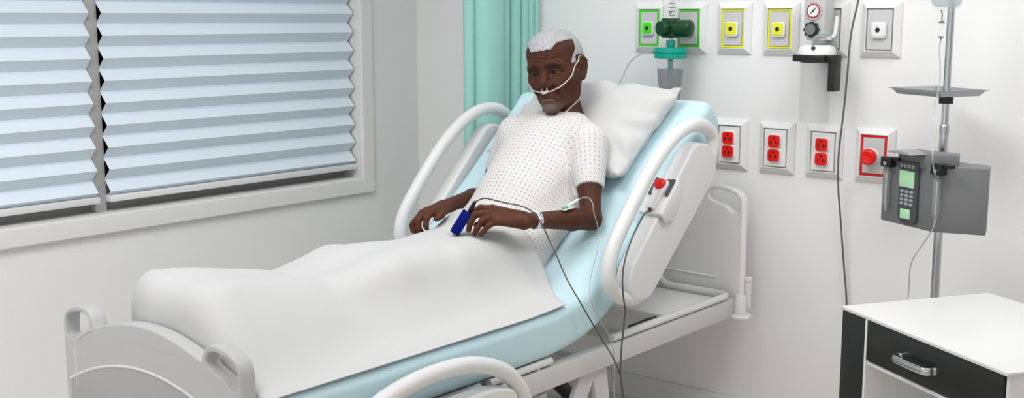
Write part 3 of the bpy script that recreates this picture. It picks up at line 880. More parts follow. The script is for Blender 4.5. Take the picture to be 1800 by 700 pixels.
# ------------------------------------------------------------------ drip stand, pump, tray, bag
PX, PY = -1.050, 3.0
stand = thing('drip_stand', 'chrome drip stand pole carrying the infusion pump behind the white cabinet', 'drip stand', (PX, PY, 0))
MB().cyl((PX, PY, 0.075), (PX, PY, 1.02), 0.0112, 24).build('lower_pole', M['chrome'], stand)
MB().cyl((PX, PY, 0.95), (PX, PY, 1.62), 0.0092, 24).build('upper_pole', M['chrome'], stand)
MB().lathe((PX, PY, 1.0), (0, 0, 1), [(0, 0.0112), (0.001, 0.0125), (0.02, 0.0125), (0.024, 0.0095)], 24).build('collar', M['steel'], stand)
b = MB(); b.tube(catmull([(PX - 0.012, PY, 1.60), (PX - 0.03, PY - 0.02, 1.625), (PX - 0.055, PY - 0.04, 1.61), (PX - 0.065, PY - 0.05, 1.63)], 6), 0.003, 10); b.tube(catmull([(PX + 0.006, PY, 1.615), (PX + 0.03, PY + 0.02, 1.625), (PX + 0.055, PY + 0.04, 1.61), (PX + 0.065, PY + 0.05, 1.63)], 6), 0.003, 10)
b.build('hook', M['chrome'], stand)
for k in range(5):
    a = math.radians(72 * k + 20); dx, dy = math.cos(a), math.sin(a)
    if PY + 0.2 * dy > 3.2: dy *= 0.95
    lg = MB().tube([(PX, PY, 0.088), (PX + 0.11 * dx, PY + 0.11 * dy, 0.076), (PX + 0.20 * dx, PY + 0.20 * dy, 0.058)], [0.014, 0.012, 0.010], 14).build('leg', M['chrome'], stand)
    MB().lathe((PX + 0.20 * dx - 0.011 * dy, PY + 0.20 * dy + 0.011 * dx, 0.024), (dy, -dx, 0), [(0, 0.019), (0.003, 0.024), (0.019, 0.024), (0.022, 0.019)], 22).build('wheel', M['black'], lg)

# tray
A = Vector((-0.884, 0.467, 0)); Bv = Vector((0.467, 0.884, 0)); c0 = Vector((-1.045, 2.945, 1.096))
t = thing('instrument_tray', 'shallow steel tray fixed on the drip stand above the pump', 'tray', tuple(c0))
tb_ = MB(); Wd, Dp = 0.185, 0.150
def tp(u, v_, z): return c0 + A * u + Bv * v_ + Vector((0, 0, z))
rings = []
for (ins, z) in ((0.012, 0.0), (0.0, 0.0155), (-0.005, 0.0165), (-0.005, 0.0150), (0.0005, 0.0140), (0.0125, 0.0015)):
    rings.append([tb_.bm.verts.new(tp(u, v_, z)) for u, v_ in ((ins, ins), (Wd - ins, ins), (Wd - ins, Dp - ins), (ins, Dp - ins))])
for i, (p, q) in enumerate(zip(rings, rings[1:])):
    for k in range(4): tb_.bm.faces.new((p[k], p[(k + 1) % 4], q[(k + 1) % 4], q[k]))
tb_.bm.faces.new(rings[0]); tb_.bm.faces.new(rings[-1])
tb_.build('pan', M['tray'], t, False)
MB().cyl((PX, PY, 1.078), (PX, PY, 1.0955), 0.018, 24).build('clamp', M['black'], t)

# drip bag, seen from below its neck
bx, by = -1.040, 2.935
t = thing('drip_bag', 'clear fluid bag with drip chamber hanging at the top of the drip stand', 'drip bag', (bx, by, 1.31))
bag = MB()
sec = [(1.308, 0.004, 0.004), (1.312, 0.018, 0.007), (1.318, 0.029, 0.012), (1.328, 0.038, 0.017), (1.345, 0.042, 0.021), (1.42, 0.044, 0.022), (1.50, 0.043, 0.018), (1.535, 0.040, 0.006), (1.550, 0.038, 0.002)]
rings = []
ud = Vector((0.80, 0.60, 0)); vd = Vector((-0.60, 0.80, 0))
for z, a, c in sec:
    rings.append([bag.bm.verts.new(Vector((bx, by, z)) + ud * a * math.cos(2 * math.pi * k / 32) + vd * c * math.sin(2 * math.pi * k / 32)) for k in range(32)])
for p, q in zip(rings, rings[1:]):
    for k in range(32): bag.bm.faces.new((p[k], p[(k + 1) % 32], q[(k + 1) % 32], q[k]))
bag.bm.faces.new(rings[0][::-1]); bag.bm.faces.new(rings[-1])
bag.build('pouch', M['clear'], t)
fl = MB(); rings = []
for z, a, c in ((1.3225, 0.026, 0.009), (1.330, 0.035, 0.014), (1.345, 0.039, 0.018), (1.42, 0.041, 0.019), (1.47, 0.041, 0.018)):
    rings.append([fl.bm.verts.new(Vector((bx, by, z)) + ud * a * math.cos(2 * math.pi * k / 32) + vd * c * math.sin(2 * math.pi * k / 32)) for k in range(32)])
for p, q in zip(rings, rings[1:]):
    for k in range(32): fl.bm.faces.new((p[k], p[(k + 1) % 32], q[(k + 1) % 32], q[k]))
fl.bm.faces.new(rings[0][::-1]); fl.bm.faces.new(rings[-1])
fl.build('fluid', M['fluid'], t)
pt = Vector((-1.0475, 2.93, 0))
MB().tube([(bx - 0.012, by, 1.314), (pt.x, pt.y, 1.306), (pt.x, pt.y, 1.289)], 0.0018, 10).build('spike', M['knob'], t)
MB().lathe((pt.x, pt.y, 1.2885), (0, 0, -1), [(0, 0.004), (0.001, 0.0058), (0.003, 0.0058), (0.0032, 0.0078), (0.007, 0.0078), (0.0072, 0.005)], 20).build('chamber_cap', M['knob'], t)
MB().cyl((pt.x, pt.y, 1.2815), (pt.x, pt.y, 1.2500), 0.0052, 18).build('drip_chamber', M['clear'], t)
MB().lathe((pt.x, pt.y, 1.2505), (0, 0, -1), [(0, 0.0055), (0.001, 0.007), (0.0035, 0.007), (0.004, 0.0028), (0.008, 0.002)], 20).build('chamber_base', M['knob'], t)

# infusion pump
P0 = Vector((-1.180, 2.932, 0)); P1 = Vector((-1.012, 2.840, 0)); d_ = Vector((0.876, -0.483, 0)).normalized(); n_ = Vector((d_.y, -d_.x, 0)); e_ = Vector((0.964, 0.268, 0)).normalized()
m_e = Vector((e_.y, -e_.x, 0)); Zv = Vector((0, 0, 1))
pump = thing('infusion_pump', 'grey two-channel infusion pump with keypad and green displays on the drip stand', 'infusion pump', (-1.07, 2.93, 0.77))
def fp(s_, z, o=0.0): return P0 + d_ * s_ + n_ * o + Zv * z
P2 = P1 + e_ * 0.125
plan = [P0, P1, P2, P2 - m_e * 0.075, Vector((-1.03, 2.982, 0)), P0 - n_ * 0.062]
MB().prism([(p.x, p.y) for p in plan], (0, 0, 0.770), (1, 0, 0), (0, 1, 0), 0.164, 0.003).build('housing', M['pump'], pump)
H0 = fp(0.060, 0, 0.004); H1 = fp(0.160, 0, 0.004); H2 = H1 + e_ * 0.078
hp = [H0, H1, H2, H2 - m_e * 0.06, H0 - n_ * 0.062]
hb_ = MB(); hb_.prism([(p.x, p.y) for p in hp], (0, 0, 0.925), (1, 0, 0), (0, 1, 0), 0.036, 0.003)
hb_.build('top_housing', M['pump'], pump)
lid_ = MB(); q0 = H0 - n_ * 0.004; 
lid_.prism([(0.002, 0), (0.03, 0.006), (0.06, 0.009), (0.09, 0.006), (0.103, 0.0)], q0 + Zv * 0.960, d_, Zv, 0.052, 0.001)
lid_.build('top_cover', M['pumptop'], pump)
fc = MB(); me = curve_plate('control_panel', [rpoly([(0.074, 0.790), (0.090, 0.777), (0.126, 0.777), (0.142, 0.787), (0.142, 0.938), (0.074, 0.938)], 0.006)], P0 + n_ * 0.0035, d_, Zv, 0.009, 0.0015, 2)
pan = link('control_panel', me, M['darkgrey'], pump)
def pbox(name, s0, s1, z0, z1, o0, o1, m, par):
    R = Matrix((d_, -n_, Zv)).transposed()
    c = fp((s0 + s1) / 2, (z0 + z1) / 2, (o0 + o1) / 2)
    return MB().box(c, (s1 - s0, o1 - o0, z1 - z0), R, bevel=min(0.0012, (o1 - o0) * 0.4)).build(name, m, par)
pbox('display', 0.0785, 0.132, 0.871, 0.913, 0.007, 0.0115, M['lcd'], pan)
pbox('small_display', 0.087, 0.122, 0.790, 0.815, 0.007, 0.0115, M['lcd'], pan)
for r_ in range(4):
    for c in range(3):
        s0 = 0.0835 + 0.0170 * c; z0 = 0.8245 + 0.0105 * r_
        pbox('key', s0, s0 + 0.0125, z0, z0 + 0.0080, 0.007, 0.0110, M['key'], pan)
for c in range(4):
    s0 = 0.0795 + 0.0138 * c; pbox('key', s0, s0 + 0.0100, 0.9205, 0.9300, 0.007, 0.0110, M['key'], pan)
for s_c, e0 in ((0.031, None), (None, 0.016)):
    base = fp(s_c, 0, 0.0) if s_c is not None else P1 + e_ * e0
    ax_d, ax_n = (d_, n_) if s_c is not None else (e_, (m_e + n_ * 0.6).normalized())
    R = Matrix((d_, -n_, Zv)).transposed()
    cb = MB(); cb.box(base + n_ * 0.009 + Zv * 0.928, (0.038, 0.020, 0.026), R, bevel=0.002); cb.box(base + n_ * 0.004 + d_ * 0.026 + Zv * 0.938, (0.032, 0.018, 0.009), R, bevel=0.0015)
    cb.build('tube_clamp', M['black'], pump)
    q = base + n_ * 0.019
    MB().box(q + Zv * 0.924, (0.009, 0.006, 0.009), R, bevel=0.001).build('clamp_slot', M['key'], pump)
    q = base + n_ * 0.011
    ch = MB(); ch.lathe(q + Zv * 0.912, (0, 0, -1), [(0, 0.003), (0.006, 0.003), (0.008, 0.0085), (0.012, 0.0095), (0.092, 0.0095), (0.098, 0.006), (0.112, 0.003)], 22); ch.build('flow_chamber', M['clear'], pump)
    MB().cyl(q + Zv * 0.898, q + Zv * 0.815, 0.0036, 14).build('chamber_core', M['steel'], pump)
# tubing from bag through pump and down
q = P1 + e_ * 0.016 + n_ * 0.011
pts = catmull([(pt.x, pt.y, 1.244), (-1.049, 2.93, 1.215), (-1.043, 2.925, 1.17), (-1.040, 2.915, 1.12), (-1.040, 2.88, 1.05), tuple(q + Zv * 0.97 + n_ * 0.02), tuple(q + Zv * 0.94 + n_ * 0.016), tuple(q + n_ * 0.006 + Zv * 0.912)], 8)
tag(MB().tube(pts, 0.0019, 8).build('drip_tube', M['tube'], org=(-1.04, 2.9, 1.1)), 'thin clear tube running from the drip chamber down to the pump', 'tube')
pts = catmull([tuple(q + Zv * 0.802), tuple(q + Zv * 0.78 + n_ * 0.006), (-1.030, 2.845, 0.74), (-1.065, 2.86, 0.68), (-1.075, 2.88, 0.60), (-1.085, 2.89, 0.50), (-1.10, 2.90, 0.30), (-1.10, 2.86, 0.03)], 8)
tag(MB().tube(pts, 0.0019, 8).build('outlet_tube', M['tube'], org=(-1.07, 2.87, 0.6)), 'thin clear tube hanging from the underside of the pump beside the pole', 'tube')

# ------------------------------------------------------------------ bedside cabinet
cc = Vector((-1.047, 2.410, 0)); fd = Vector((0.848, -0.530, 0)).normalized(); bd = Vector((0.530, 0.848, 0)).normalized(); fn = -bd
cab = thing('bedside_cabinet', 'white topped cabinet with black drawer and open shelf in front of the drip stand', 'cabinet', tuple(cc))
RC = Matrix((fd, bd, Zv)).transposed()
Wc, Dc = 0.52, 0.40
def cbx(name, s0, s1, b0, b1, z0, z1, m, par=cab, bv=0.0015):
    c = cc + fd * (s0 + s1) / 2 + bd * (b0 + b1) / 2 + Zv * (z0 + z1) / 2
    return MB().box(c, (s1 - s0, b1 - b0, z1 - z0), RC, bevel=bv).build(name, m, par)
cbx('top', -0.002, Wc + 0.002, -0.002, Dc, 0.6525, 0.660, M['white'])
cbx('side_panel', 0.0, 0.004, 0.004, Dc - 0.004, 0.03, 0.6525, M['white'])
cbx('side_panel', Wc - 0.008, Wc, 0.004, Dc - 0.004, 0.03, 0.6525, M['white'])
cbx('back_panel', 0.004, Wc - 0.008, Dc - 0.012, Dc - 0.004, 0.03, 0.6525, M['white'])
cbx('front_panel', 0.002, 0.0855, 0.0, 0.016, 0.03, 0.652, M['blackwood'])
cbx('divider', 0.0865, 0.0945, 0.0, Dc - 0.012, 0.03, 0.6525, M['white'])
cbx('shelf', 0.0945, Wc - 0.008, 0.002, Dc - 0.012, 0.552, 0.5605, M['white'])
cbx('shelf', 0.0945, Wc - 0.008, 0.004, Dc - 0.012, 0.03, 0.045, M['white'])
cbx('plinth', 0.02, Wc - 0.02, 0.03, Dc - 0.03, 0.0, 0.03, M['blackwood'])
drw = cbx('drawer', 0.0965, Wc - 0.010, -0.001, 0.30, 0.5635, 0.6515, M['blackwood'])
hpth = [cc + fd * s_ + fn * o_ + Zv * 0.604 for s_, o_ in ((0.214, 0.0), (0.214, 0.012), (0.218, 0.020), (0.228, 0.024), (0.268, 0.026), (0.308, 0.024), (0.318, 0.020), (0.322, 0.012), (0.322, 0.0))]
hh = MB(); hh.tube(catmull(hpth, 5), 0.0058, 14, flat=(1.35, 0.75))
for s_ in (0.214, 0.322):
    c = cc + fd * s_ + Zv * 0.604; hh.lathe(c + fn * 0.0005, fn, [(0, 0.009), (0.003, 0.009), (0.006, 0.0075)], 20)
hh.build('handle', M['chrome'], drw)

# ------------------------------------------------------------------ nurse call unit on the raised rail
b2 = Vector((0, 0.711, 0.704)); n2 = Vector((0, -0.704, 0.711)); e0 = Vector((-1.660, 2.450, 0.650))
RK = Matrix((Vector((1, 0, 0)), b2, n2)).transposed()
def kp(x, a, n): return Vector((x, 0, 0)) + Vector((0, e0.y, e0.z)) + b2 * a + n2 * n
call = thing('call_button', 'red nurse call button on a white handset clipped to the raised side rail', 'call button', tuple(kp(-1.66, 0.23, 0.0)))
h = MB(); h.box(kp(-1.662, 0.235, 0.007), (0.072, 0.118, 0.013), RK, bevel=0.003)
h.prism([(0.176, 0.010), (0.294, 0.010), (0.294, -0.012), (0.250, -0.046), (0.205, -0.046), (0.176, -0.020)], Vector((-1.6335, e0.y, e0.z)), b2, n2, 0.009, 0.002)
hold = h.build('holder', M['bed'], call)
h = MB(); h.box(kp(-1.662, 0.267, 0.0145), (0.060, 0.046, 0.004), RK, bevel=0.001)
for s_ in (-1, 1): h.box(kp(-1.662 + s_ * 0.0262, 0.262, 0.017), (0.009, 0.056, 0.008), RK, bevel=0.002)
h.build('cradle', M['darkgrey'], call)
h = MB()
rows_ = [(0.186, 0.010, 0.009), (0.190, 0.012, 0.011), (0.225, 0.0145, 0.013), (0.255, 0.0195, 0.015), (0.270, 0.0205, 0.015), (0.280, 0.015, 0.013), (0.284, 0.007, 0.010)]
rings = []
for a, w_, th in rows_:
    rings.append([h.bm.verts.new(kp(-1.662 + px_ * w_, a, 0.0145 + th * pn_)) for px_, pn_ in ((-1, 0), (-1, 0.75), (-0.8, 1), (0.8, 1), (1, 0.75), (1, 0))])
for p, q in zip(rings, rings[1:]):
    for k in range(6): h.bm.faces.new((p[k], p[(k + 1) % 6], q[(k + 1) % 6], q[k]))
h.bm.faces.new(rings[0]); h.bm.faces.new(rings[-1])
h.build('handset', M['bed'], call)
MB().lathe(kp(-1.662, 0.262, 0.028), n2, [(0, 0.0165), (0.006, 0.0160), (0.010, 0.0135), (0.012, 0.008), (0.0125, 0)], 30).build('button', M['red'], call)
MB().tube([kp(-1.662, 0.190, 0.020), kp(-1.662, 0.176, 0.019)], 0.0042, 12).build('cord_grip', M['black'], call)
pts = [tuple(kp(-1.662, 0.178, 0.019)), (-1.648, 2.515, 0.785), (-1.634, 2.442, 0.736), (-1.627, 2.400, 0.683), (-1.625, 2.389, 0.641), (-1.624, 2.392, 0.596), (-1.625, 2.402, 0.556), (-1.630, 2.404, 0.503), (-1.640, 2.410, 0.440), (-1.640, 2.409, 0.379), (-1.640, 2.421, 0.314), (-1.64, 2.45, 0.15), (-1.63, 2.46, 0.012)]
MB().tube(catmull(pts, 8), 0.0021, 10).build('cord', M['cable'], call)

# ------------------------------------------------------------------ the patient
XP = -2.06
HO = np.array([-2.0745, 2.688, 1.146])
ya, pi_, ro = math.radians(15), math.radians(2), math.radians(9)
Xh = np.array([math.cos(ya), math.sin(ya), 0]); Fh = np.array([math.sin(ya), -math.cos(ya), 0]); Uh = np.array([0, 0, 1.0])
Fh, Uh = Fh * math.cos(pi_) - Uh * math.sin(pi_), Uh * math.cos(pi_) + Fh * math.sin(pi_)
Xh, Uh = Xh * math.cos(ro) + Uh * math.sin(ro), Uh * math.cos(ro) - Xh * math.sin(ro)
FR = np.stack([Xh, Fh, Uh], 1)
hf = lambda p: HO + FR @ np.array(p, float)
VX = 0.0021

tors = dict(chest=((XP, 2.612, 0.893), (0.150, 0.165, 0.088)), belly=((XP, 2.505, 0.795), (0.135, 0.15, 0.088)), pelvis=((XP, 2.405, 0.693), (0.150, 0.125, 0.090)))
RBm = np.array(RB)
LSH, LEL, LWR = np.array((-1.908, 2.625, 0.943)), np.array((-1.815, 2.512, 0.757)), np.array((-1.850, 2.290, 0.779))
RSH, REL, RWR = np.array((-2.200, 2.662, 0.950)), np.array((-2.300, 2.630, 0.760)), np.array((-2.21, 2.360, 0.769))
NB = np.array((-2.058, 2.735, 0.985))


def torso(F, g, k=0.04):
    for c, r in tors.values(): F.ell(c, np.array(r) + g, RBm, k)
    F.cone((XP + 0.130, 2.640, 0.938), (XP - 0.115, 2.660, 0.938), 0.048 + g, None, k)
    for s_ in (1, -1):
        F.cone((XP + s_ * 0.03, 2.705, 0.970), (XP + s_ * 0.115, 2.655, 0.945), 0.047 + g, 0.044 + g, k)
        lo_ = 0.0 if s_ > 0 else 0.010
        F.cone((XP + s_ * 0.085, 2.37, 0.665 - lo_), (XP + s_ * 0.098, 2.12, 0.657 - 1.4 * lo_), 0.078 - 1.2 * lo_ + g, 0.068 - 1.2 * lo_ + g, 0.03)


def head_core(F, g=0.0):
    """skull, face, jaw, nose, lips, ears in the head's own frame: x to his left, y forward, z up"""
    e = lambda c, r, k=0.02, op='add', R=None: F.ell(c, np.array(r) + (g if op == 'add' else 0), R, k, op, hf, FR)
    c_ = lambda a, b, ra, rb=None, k=0.012, op='add': F.cone(a, b, ra + (g if op == 'add' else 0), (ra if rb is None else rb) + (g if op == 'add' else 0), k, op, hf)
    e((0, -0.016, 0.036), (0.076, 0.097, 0.080), 0.02)                       # cranium
    e((0, 0.022, 0.040), (0.066, 0.068, 0.060), 0.03)                        # forehead
    e((0, 0.030, -0.025), (0.061, 0.056, 0.075), 0.03)                       # mid face
    for s_ in (1, -1):
        c_((s_ * 0.054, -0.008, -0.044), (s_ * 0.046, 0.004, -0.074), 0.016, 0.014, 0.03)      # jaw angle
        c_((s_ * 0.046, 0.004, -0.074), (s_ * 0.012, 0.064, -0.101), 0.0140, 0.014, 0.03)      # jaw line
        c_((s_ * 0.050, 0.046, -0.020), (s_ * 0.062, 0.020, -0.014), 0.018, 0.014, 0.022)      # cheekbone
        c_((s_ * 0.012, 0.084, 0.0155), (s_ * 0.046, 0.068, 0.0125), 0.0115, 0.0105, 0.014)       # brow
        e((s_ * 0.030, 0.064, -0.048), (0.022, 0.022, 0.024), 0.025)                            # cheek
    e((0, 0.068, -0.102), (0.018, 0.016, 0.016), 0.02)                       # chin
    c_((0, 0.075, -0.064), (0, 0.073, -0.092), 0.019, 0.015, 0.02)           # muzzle
    for s_ in (1, -1):                                                       # sockets, temples, hollows
        e((s_ * 0.031, 0.090, -0.003), (0.017, 0.013, 0.0095), 0.012, 'sub')
        e((s_ * 0.088, 0.040, 0.025), (0.020, 0.022, 0.024), 0.03, 'sub')
        e((s_ * 0.062, 0.052, -0.068), (0.016, 0.022, 0.018), 0.03, 'sub')
    # nose
    c_((0, 0.080, 0.010), (0, 0.097, -0.022), 0.0090, 0.0105, 0.012)
    c_((0, 0.097, -0.022), (0, 0.1035, -0.034), 0.0110, 0.0128, 0.008)
    for s_ in (1, -1): e((s_ * 0.0155, 0.0915, -0.0385), (0.0100, 0.0125, 0.0090), 0.007)
    for s_ in (1, -1): e((s_ * 0.0080, 0.0985, -0.0485), (0.0048, 0.0055, 0.0040), 0.003, 'sub')
    # eyelids
    for s_ in (1, -1):
        P = lambda x, y, z: (s_ * x, y, z)
        F.chain([P(0.017, 0.0755, -0.0040), P(0.025, 0.0822, 0.0004), P(0.034, 0.0815, 0.0002), P(0.043, 0.0725, -0.0035)], [0.0026 + g, 0.0028 + g, 0.0028 + g, 0.0026 + g], 0.003, hf)
        F.chain([P(0.017, 0.0755, -0.0060), P(0.026, 0.0785, -0.0120), P(0.034, 0.0775, -0.0120), P(0.042, 0.0735, -0.0060)], [0.0026 + g, 0.0030 + g, 0.0030 + g, 0.0026 + g], 0.004, hf)
        F.chain([P(0.018, 0.0780, -0.0165), P(0.028, 0.0775, -0.0215), P(0.040, 0.0700, -0.0190)], [0.0030 + g, 0.0040 + g, 0.0030 + g], 0.005, hf)      # bags
        F.chain([P(0.0195, 0.0900, -0.0400), P(0.0290, 0.0840, -0.0560), P(0.0330, 0.0770, -0.0720)], [0.0022, 0.0026, 0.0020], 0.007, hf, 'sub')      # nasolabial fold
        F.chain([P(0.0285, 0.0790, -0.0830), P(0.0310, 0.0730, -0.0930)], [0.0012, 0.0012], 0.006, hf, 'sub')                                            # marionette line
    # mouth with turned-down corners
    F.chain([(-0.0265, 0.0790, -0.0825), (-0.013, 0.0905, -0.0722), (-0.004, 0.0935, -0.0705), (0.004, 0.0935, -0.0705), (0.013, 0.0905, -0.0722), (0.0265, 0.0790, -0.0825)], [0.0036, 0.0052, 0.0054, 0.0054, 0.0052, 0.0036], 0.006, hf)
    F.chain([(-0.0240, 0.0790, -0.0830), (-0.011, 0.0885, -0.0822), (0.011, 0.0885, -0.0822), (0.0240, 0.0790, -0.0830)], [0.0036, 0.0062, 0.0062, 0.0036], 0.006, hf)
    F.chain([(-0.0275, 0.0835, -0.0845), (-0.013, 0.0968, -0.0768), (0.0, 0.0990, -0.0760), (0.013, 0.0968, -0.0768), (0.0275, 0.0835, -0.0845)], [0.0015, 0.0019, 0.0019, 0.0019, 0.0015], 0.003, hf, 'sub')
    # ears
    for s_ in (1, -1):
        Re = np.array([[0.94, -s_ * 0.34, 0], [s_ * 0.34, 0.94, 0], [0, 0, 1]]) @ np.array([[1, 0, 0], [0, 0.96, -0.27], [0, 0.27, 0.96]])
        e((s_ * 0.0775, -0.010, -0.008), (0.0075, 0.0200, 0.0330), 0.008, 'add', Re)
        e((s_ * 0.0860, -0.008, -0.004), (0.0085, 0.0115, 0.0190), 0.004, 'sub', Re)
        rim = [(s_ * 0.0770, 0.0060, -0.006), (s_ * 0.0800, 0.0070, 0.010), (s_ * 0.0825, -0.001, 0.0235), (s_ * 0.0855, -0.016, 0.0255), (s_ * 0.0880, -0.0275, 0.0140), (s_ * 0.0875, -0.0275, -0.004), (s_ * 0.0840, -0.0190, -0.0240), (s_ * 0.0800, -0.0080, -0.0370)]
        F.chain(rim, [0.003 + g, 0.0034 + g, 0.0038 + g, 0.0038 + g, 0.0038 + g, 0.0034 + g, 0.0034 + g, 0.0048 + g], 0.004, hf)


F = Field((-2.39, 2.05, 0.60), (-1.755, 2.845, 1.285), VX)
head_core(F)
F.cone(hf((0, -0.018, -0.055)), NB, 0.0435, 0.050, 0.025)
F.chain([hf((0.036, -0.020, -0.05)), (-2.03, 2.68, 0.985)], [0.012, 0.010], 0.025)
F.chain([hf((-0.036, -0.020, -0.05)), (-2.085, 2.67, 0.985)], [0.012, 0.010], 0.025)
torso(F, -0.012)
for sh, el, wr in ((LSH, LEL, LWR), (RSH, REL, RWR)):
    mid = sh * 0.45 + el * 0.55
    F.chain([sh, mid, el], [0.044, 0.0315, 0.0285], 0.02)
    fm = el * 0.68 + wr * 0.32
    F.chain([el, fm, wr], [0.0285, 0.0285, 0.0195], 0.014)
HL = dict(i=[(-1.932, 2.241, 0.807), (-1.957, 2.222, 0.809), (-1.970, 2.200, 0.797), (-1.978, 2.176, 0.781)],
          m=[(-1.921, 2.224, 0.802), (-1.948, 2.190, 0.797), (-1.956, 2.181, 0.776), (-1.959, 2.178, 0.757)],
          r=[(-1.908, 2.216, 0.794), (-1.929, 2.196, 0.782), (-1.938, 2.188, 0.764), (-1.944, 2.184, 0.748)],
          p=[(-1.894, 2.214, 0.783), (-1.910, 2.198, 0.771), (-1.920, 2.192, 0.757), (-1.927, 2.187, 0.748)])
rad = dict(i=(0.0105, 0.0088, 0.0078, 0.0066), m=(0.0108, 0.0090, 0.0080, 0.0070), r=(0.0102, 0.0085, 0.0076, 0.0066), p=(0.0095, 0.0075, 0.0067, 0.0058))
for kf in 'imrp':
    base = LWR * 0.80 + np.array(HL[kf][0]) * 0.20 + (np.array(HL[kf][0]) - np.array(HL['m'][0])) * 0.25
    F.cone(base, HL[kf][0], 0.0165, 0.0112, 0.012)
for kf in 'imrp':
    F.chain(HL[kf], rad[kf], 0.004)
F.chain([LWR * 0.7 + np.array(HL['i'][0]) * 0.3 + np.array((0, 0, -0.010)), (-1.925, 2.262, 0.779), (-1.950, 2.235, 0.770), (-1.962, 2.212, 0.765)], [0.0150, 0.0125, 0.0098, 0.0082], 0.007)
HR = dict(i=[(-2.192, 2.287, 0.766), (-2.186, 2.259, 0.752), (-2.187, 2.255, 0.732), (-2.189, 2.262, 0.722)],
          m=[(-2.212, 2.284, 0.765), (-2.207, 2.247, 0.745), (-2.207, 2.248, 0.722), (-2.210, 2.262, 0.711)],
          r=[(-2.231, 2.288, 0.757), (-2.228, 2.250, 0.736), (-2.227, 2.254, 0.715), (-2.229, 2.269, 0.704)],
          p=[(-2.249, 2.296, 0.744), (-2.249, 2.264, 0.724), (-2.247, 2.266, 0.709), (-2.244, 2.275, 0.702)])
for kf in 'imrp':
    base = RWR * 0.80 + np.array(HR[kf][0]) * 0.20 + (np.array(HR[kf][0]) - np.array(HR['m'][0])) * 0.25
    F.cone(base, HR[kf][0], 0.0165, 0.0112, 0.012)
for kf in 'imrp':
    F.chain(HR[kf], rad[kf], 0.004)
F.chain([RWR + np.array((0.008, -0.012, -0.004)), (-2.184, 2.318, 0.762), (-2.169, 2.297, 0.757), (-2.167, 2.278, 0.750)], [0.0150, 0.0130, 0.0105, 0.0085], 0.008)
V, Q = F.mesh(); del F
V = relax(V, Q, 2, 0.4)

# forehead and eye wrinkles as relief, skin colour per vertex (lips with a painted highlight, brows, stubble, knuckles)
L = (V - HO) @ FR
nv_ = len(V)
nrm_v = np.zeros((nv_, 3)); fnv = np.cross(V[Q[:, 2]] - V[Q[:, 0]], V[Q[:, 3]] - V[Q[:, 1]])
for k in range(4):
    for a in range(3): nrm_v[:, a] += np.bincount(Q[:, k], fnv[:, a], nv_)
nrm_v /= np.linalg.norm(nrm_v, axis=1)[:, None] + 1e-9
fore = sstep(0.022, 0.034, L[:, 2]) * (1 - sstep(0.060, 0.072, L[:, 2])) * (1 - sstep(0.040, 0.060, np.abs(L[:, 0]))) * sstep(0.03, 0.05, L[:, 1])
wv = np.sin((L[:, 2] + 0.004 * np.cos(L[:, 0] * 75) + 0.0012 * np.sin(L[:, 0] * 210)) * 2 * math.pi / 0.0095)
disp = -0.0026 * fore * np.clip(wv, -0.1, 1) ** 2 * np.sign(wv)
glab = np.exp(-((np.abs(L[:, 0]) - 0.008) / 0.003) ** 2 - ((L[:, 2] - 0.020) / 0.010) ** 2) * (L[:, 1] > 0.06)
disp -= 0.0022 * glab
crow = np.exp(-((np.abs(L[:, 0]) - 0.053) / 0.010) ** 2 - ((L[:, 2] + 0.006) / 0.014) ** 2) * (L[:, 1] > 0.03)
disp -= 0.0013 * crow * np.sin(L[:, 2] * 2 * math.pi / 0.007 + np.abs(L[:, 0]) * 60)
bag = np.exp(-((np.abs(L[:, 0]) - 0.034) / 0.018) ** 2 - ((L[:, 2] + 0.026) / 0.010) ** 2) * (L[:, 1] > 0.04)
disp -= 0.0009 * bag * np.sin((L[:, 2] + 0.35 * np.abs(np.abs(L[:, 0]) - 0.030)) * 2 * math.pi / 0.0062)
V = V + nrm_v * disp[:, None]
skin = np.tile(np.array([0.076, 0.0265, 0.0150]), (nv_, 1))
hands = 1 - sstep(2.25, 2.46, V[:, 1])
skin = skin * (1 + 0.35 * hands[:, None]) * np.array([1, 1, 1])
inface = (L[:, 1] > 0.02) & (L[:, 2] > -0.14) & (L[:, 2] < 0.08) & (np.abs(L[:, 0]) < 0.07)
def mixc(w_, c): 
    global skin
    w_ = np.clip(w_, 0, 1)[:, None]; skin = skin * (1 - w_) + np.array(c) * w_
zc_ = -0.0765 - 9.0 * L[:, 0] ** 2
low = np.exp(-(((L[:, 2] - (zc_ - 0.0060)) / 0.0046) ** 4)) * (1 - sstep(0.018, 0.025, np.abs(L[:, 0]))) * (L[:, 1] > 0.076) * inface
up = np.exp(-(((L[:, 2] - (zc_ + 0.0045)) / 0.0035) ** 4)) * (1 - sstep(0.019, 0.026, np.abs(L[:, 0]))) * (L[:, 1] > 0.078) * inface
mixc(low * 0.75, (0.150, 0.070, 0.050)); mixc(up * 0.4, (0.10, 0.045, 0.032))
lip_highlight = np.exp(-(((L[:, 2] - (zc_ - 0.0022)) / 0.0016) ** 4)) * (1 - sstep(0.016, 0.024, np.abs(L[:, 0]))) * (L[:, 1] > 0.078) * inface
mixc(lip_highlight * 0.6, (0.30, 0.19, 0.13))  # pale line painted as the highlight along the lip
n1 = rng.random(nv_)
bx_ = np.abs(L[:, 0]); bz = 0.0125 + 0.004 * sstep(0.01, 0.026, bx_) - 0.008 * sstep(0.028, 0.054, bx_)
brow = np.exp(-(((L[:, 2] - bz) / 0.0062) ** 4)) * sstep(0.007, 0.012, bx_) * (1 - sstep(0.047, 0.056, bx_)) * (L[:, 1] > 0.03)
mixc(brow * (0.55 + 0.45 * n1), (0.012, 0.009, 0.008))
chn = np.exp(-((L[:, 0] / 0.026) ** 4) - (((L[:, 2] + 0.103) / 0.013) ** 4)) * (L[:, 1] > 0.05)
mixc(chn * (0.20 + 0.55 * n1), (0.26, 0.245, 0.235))
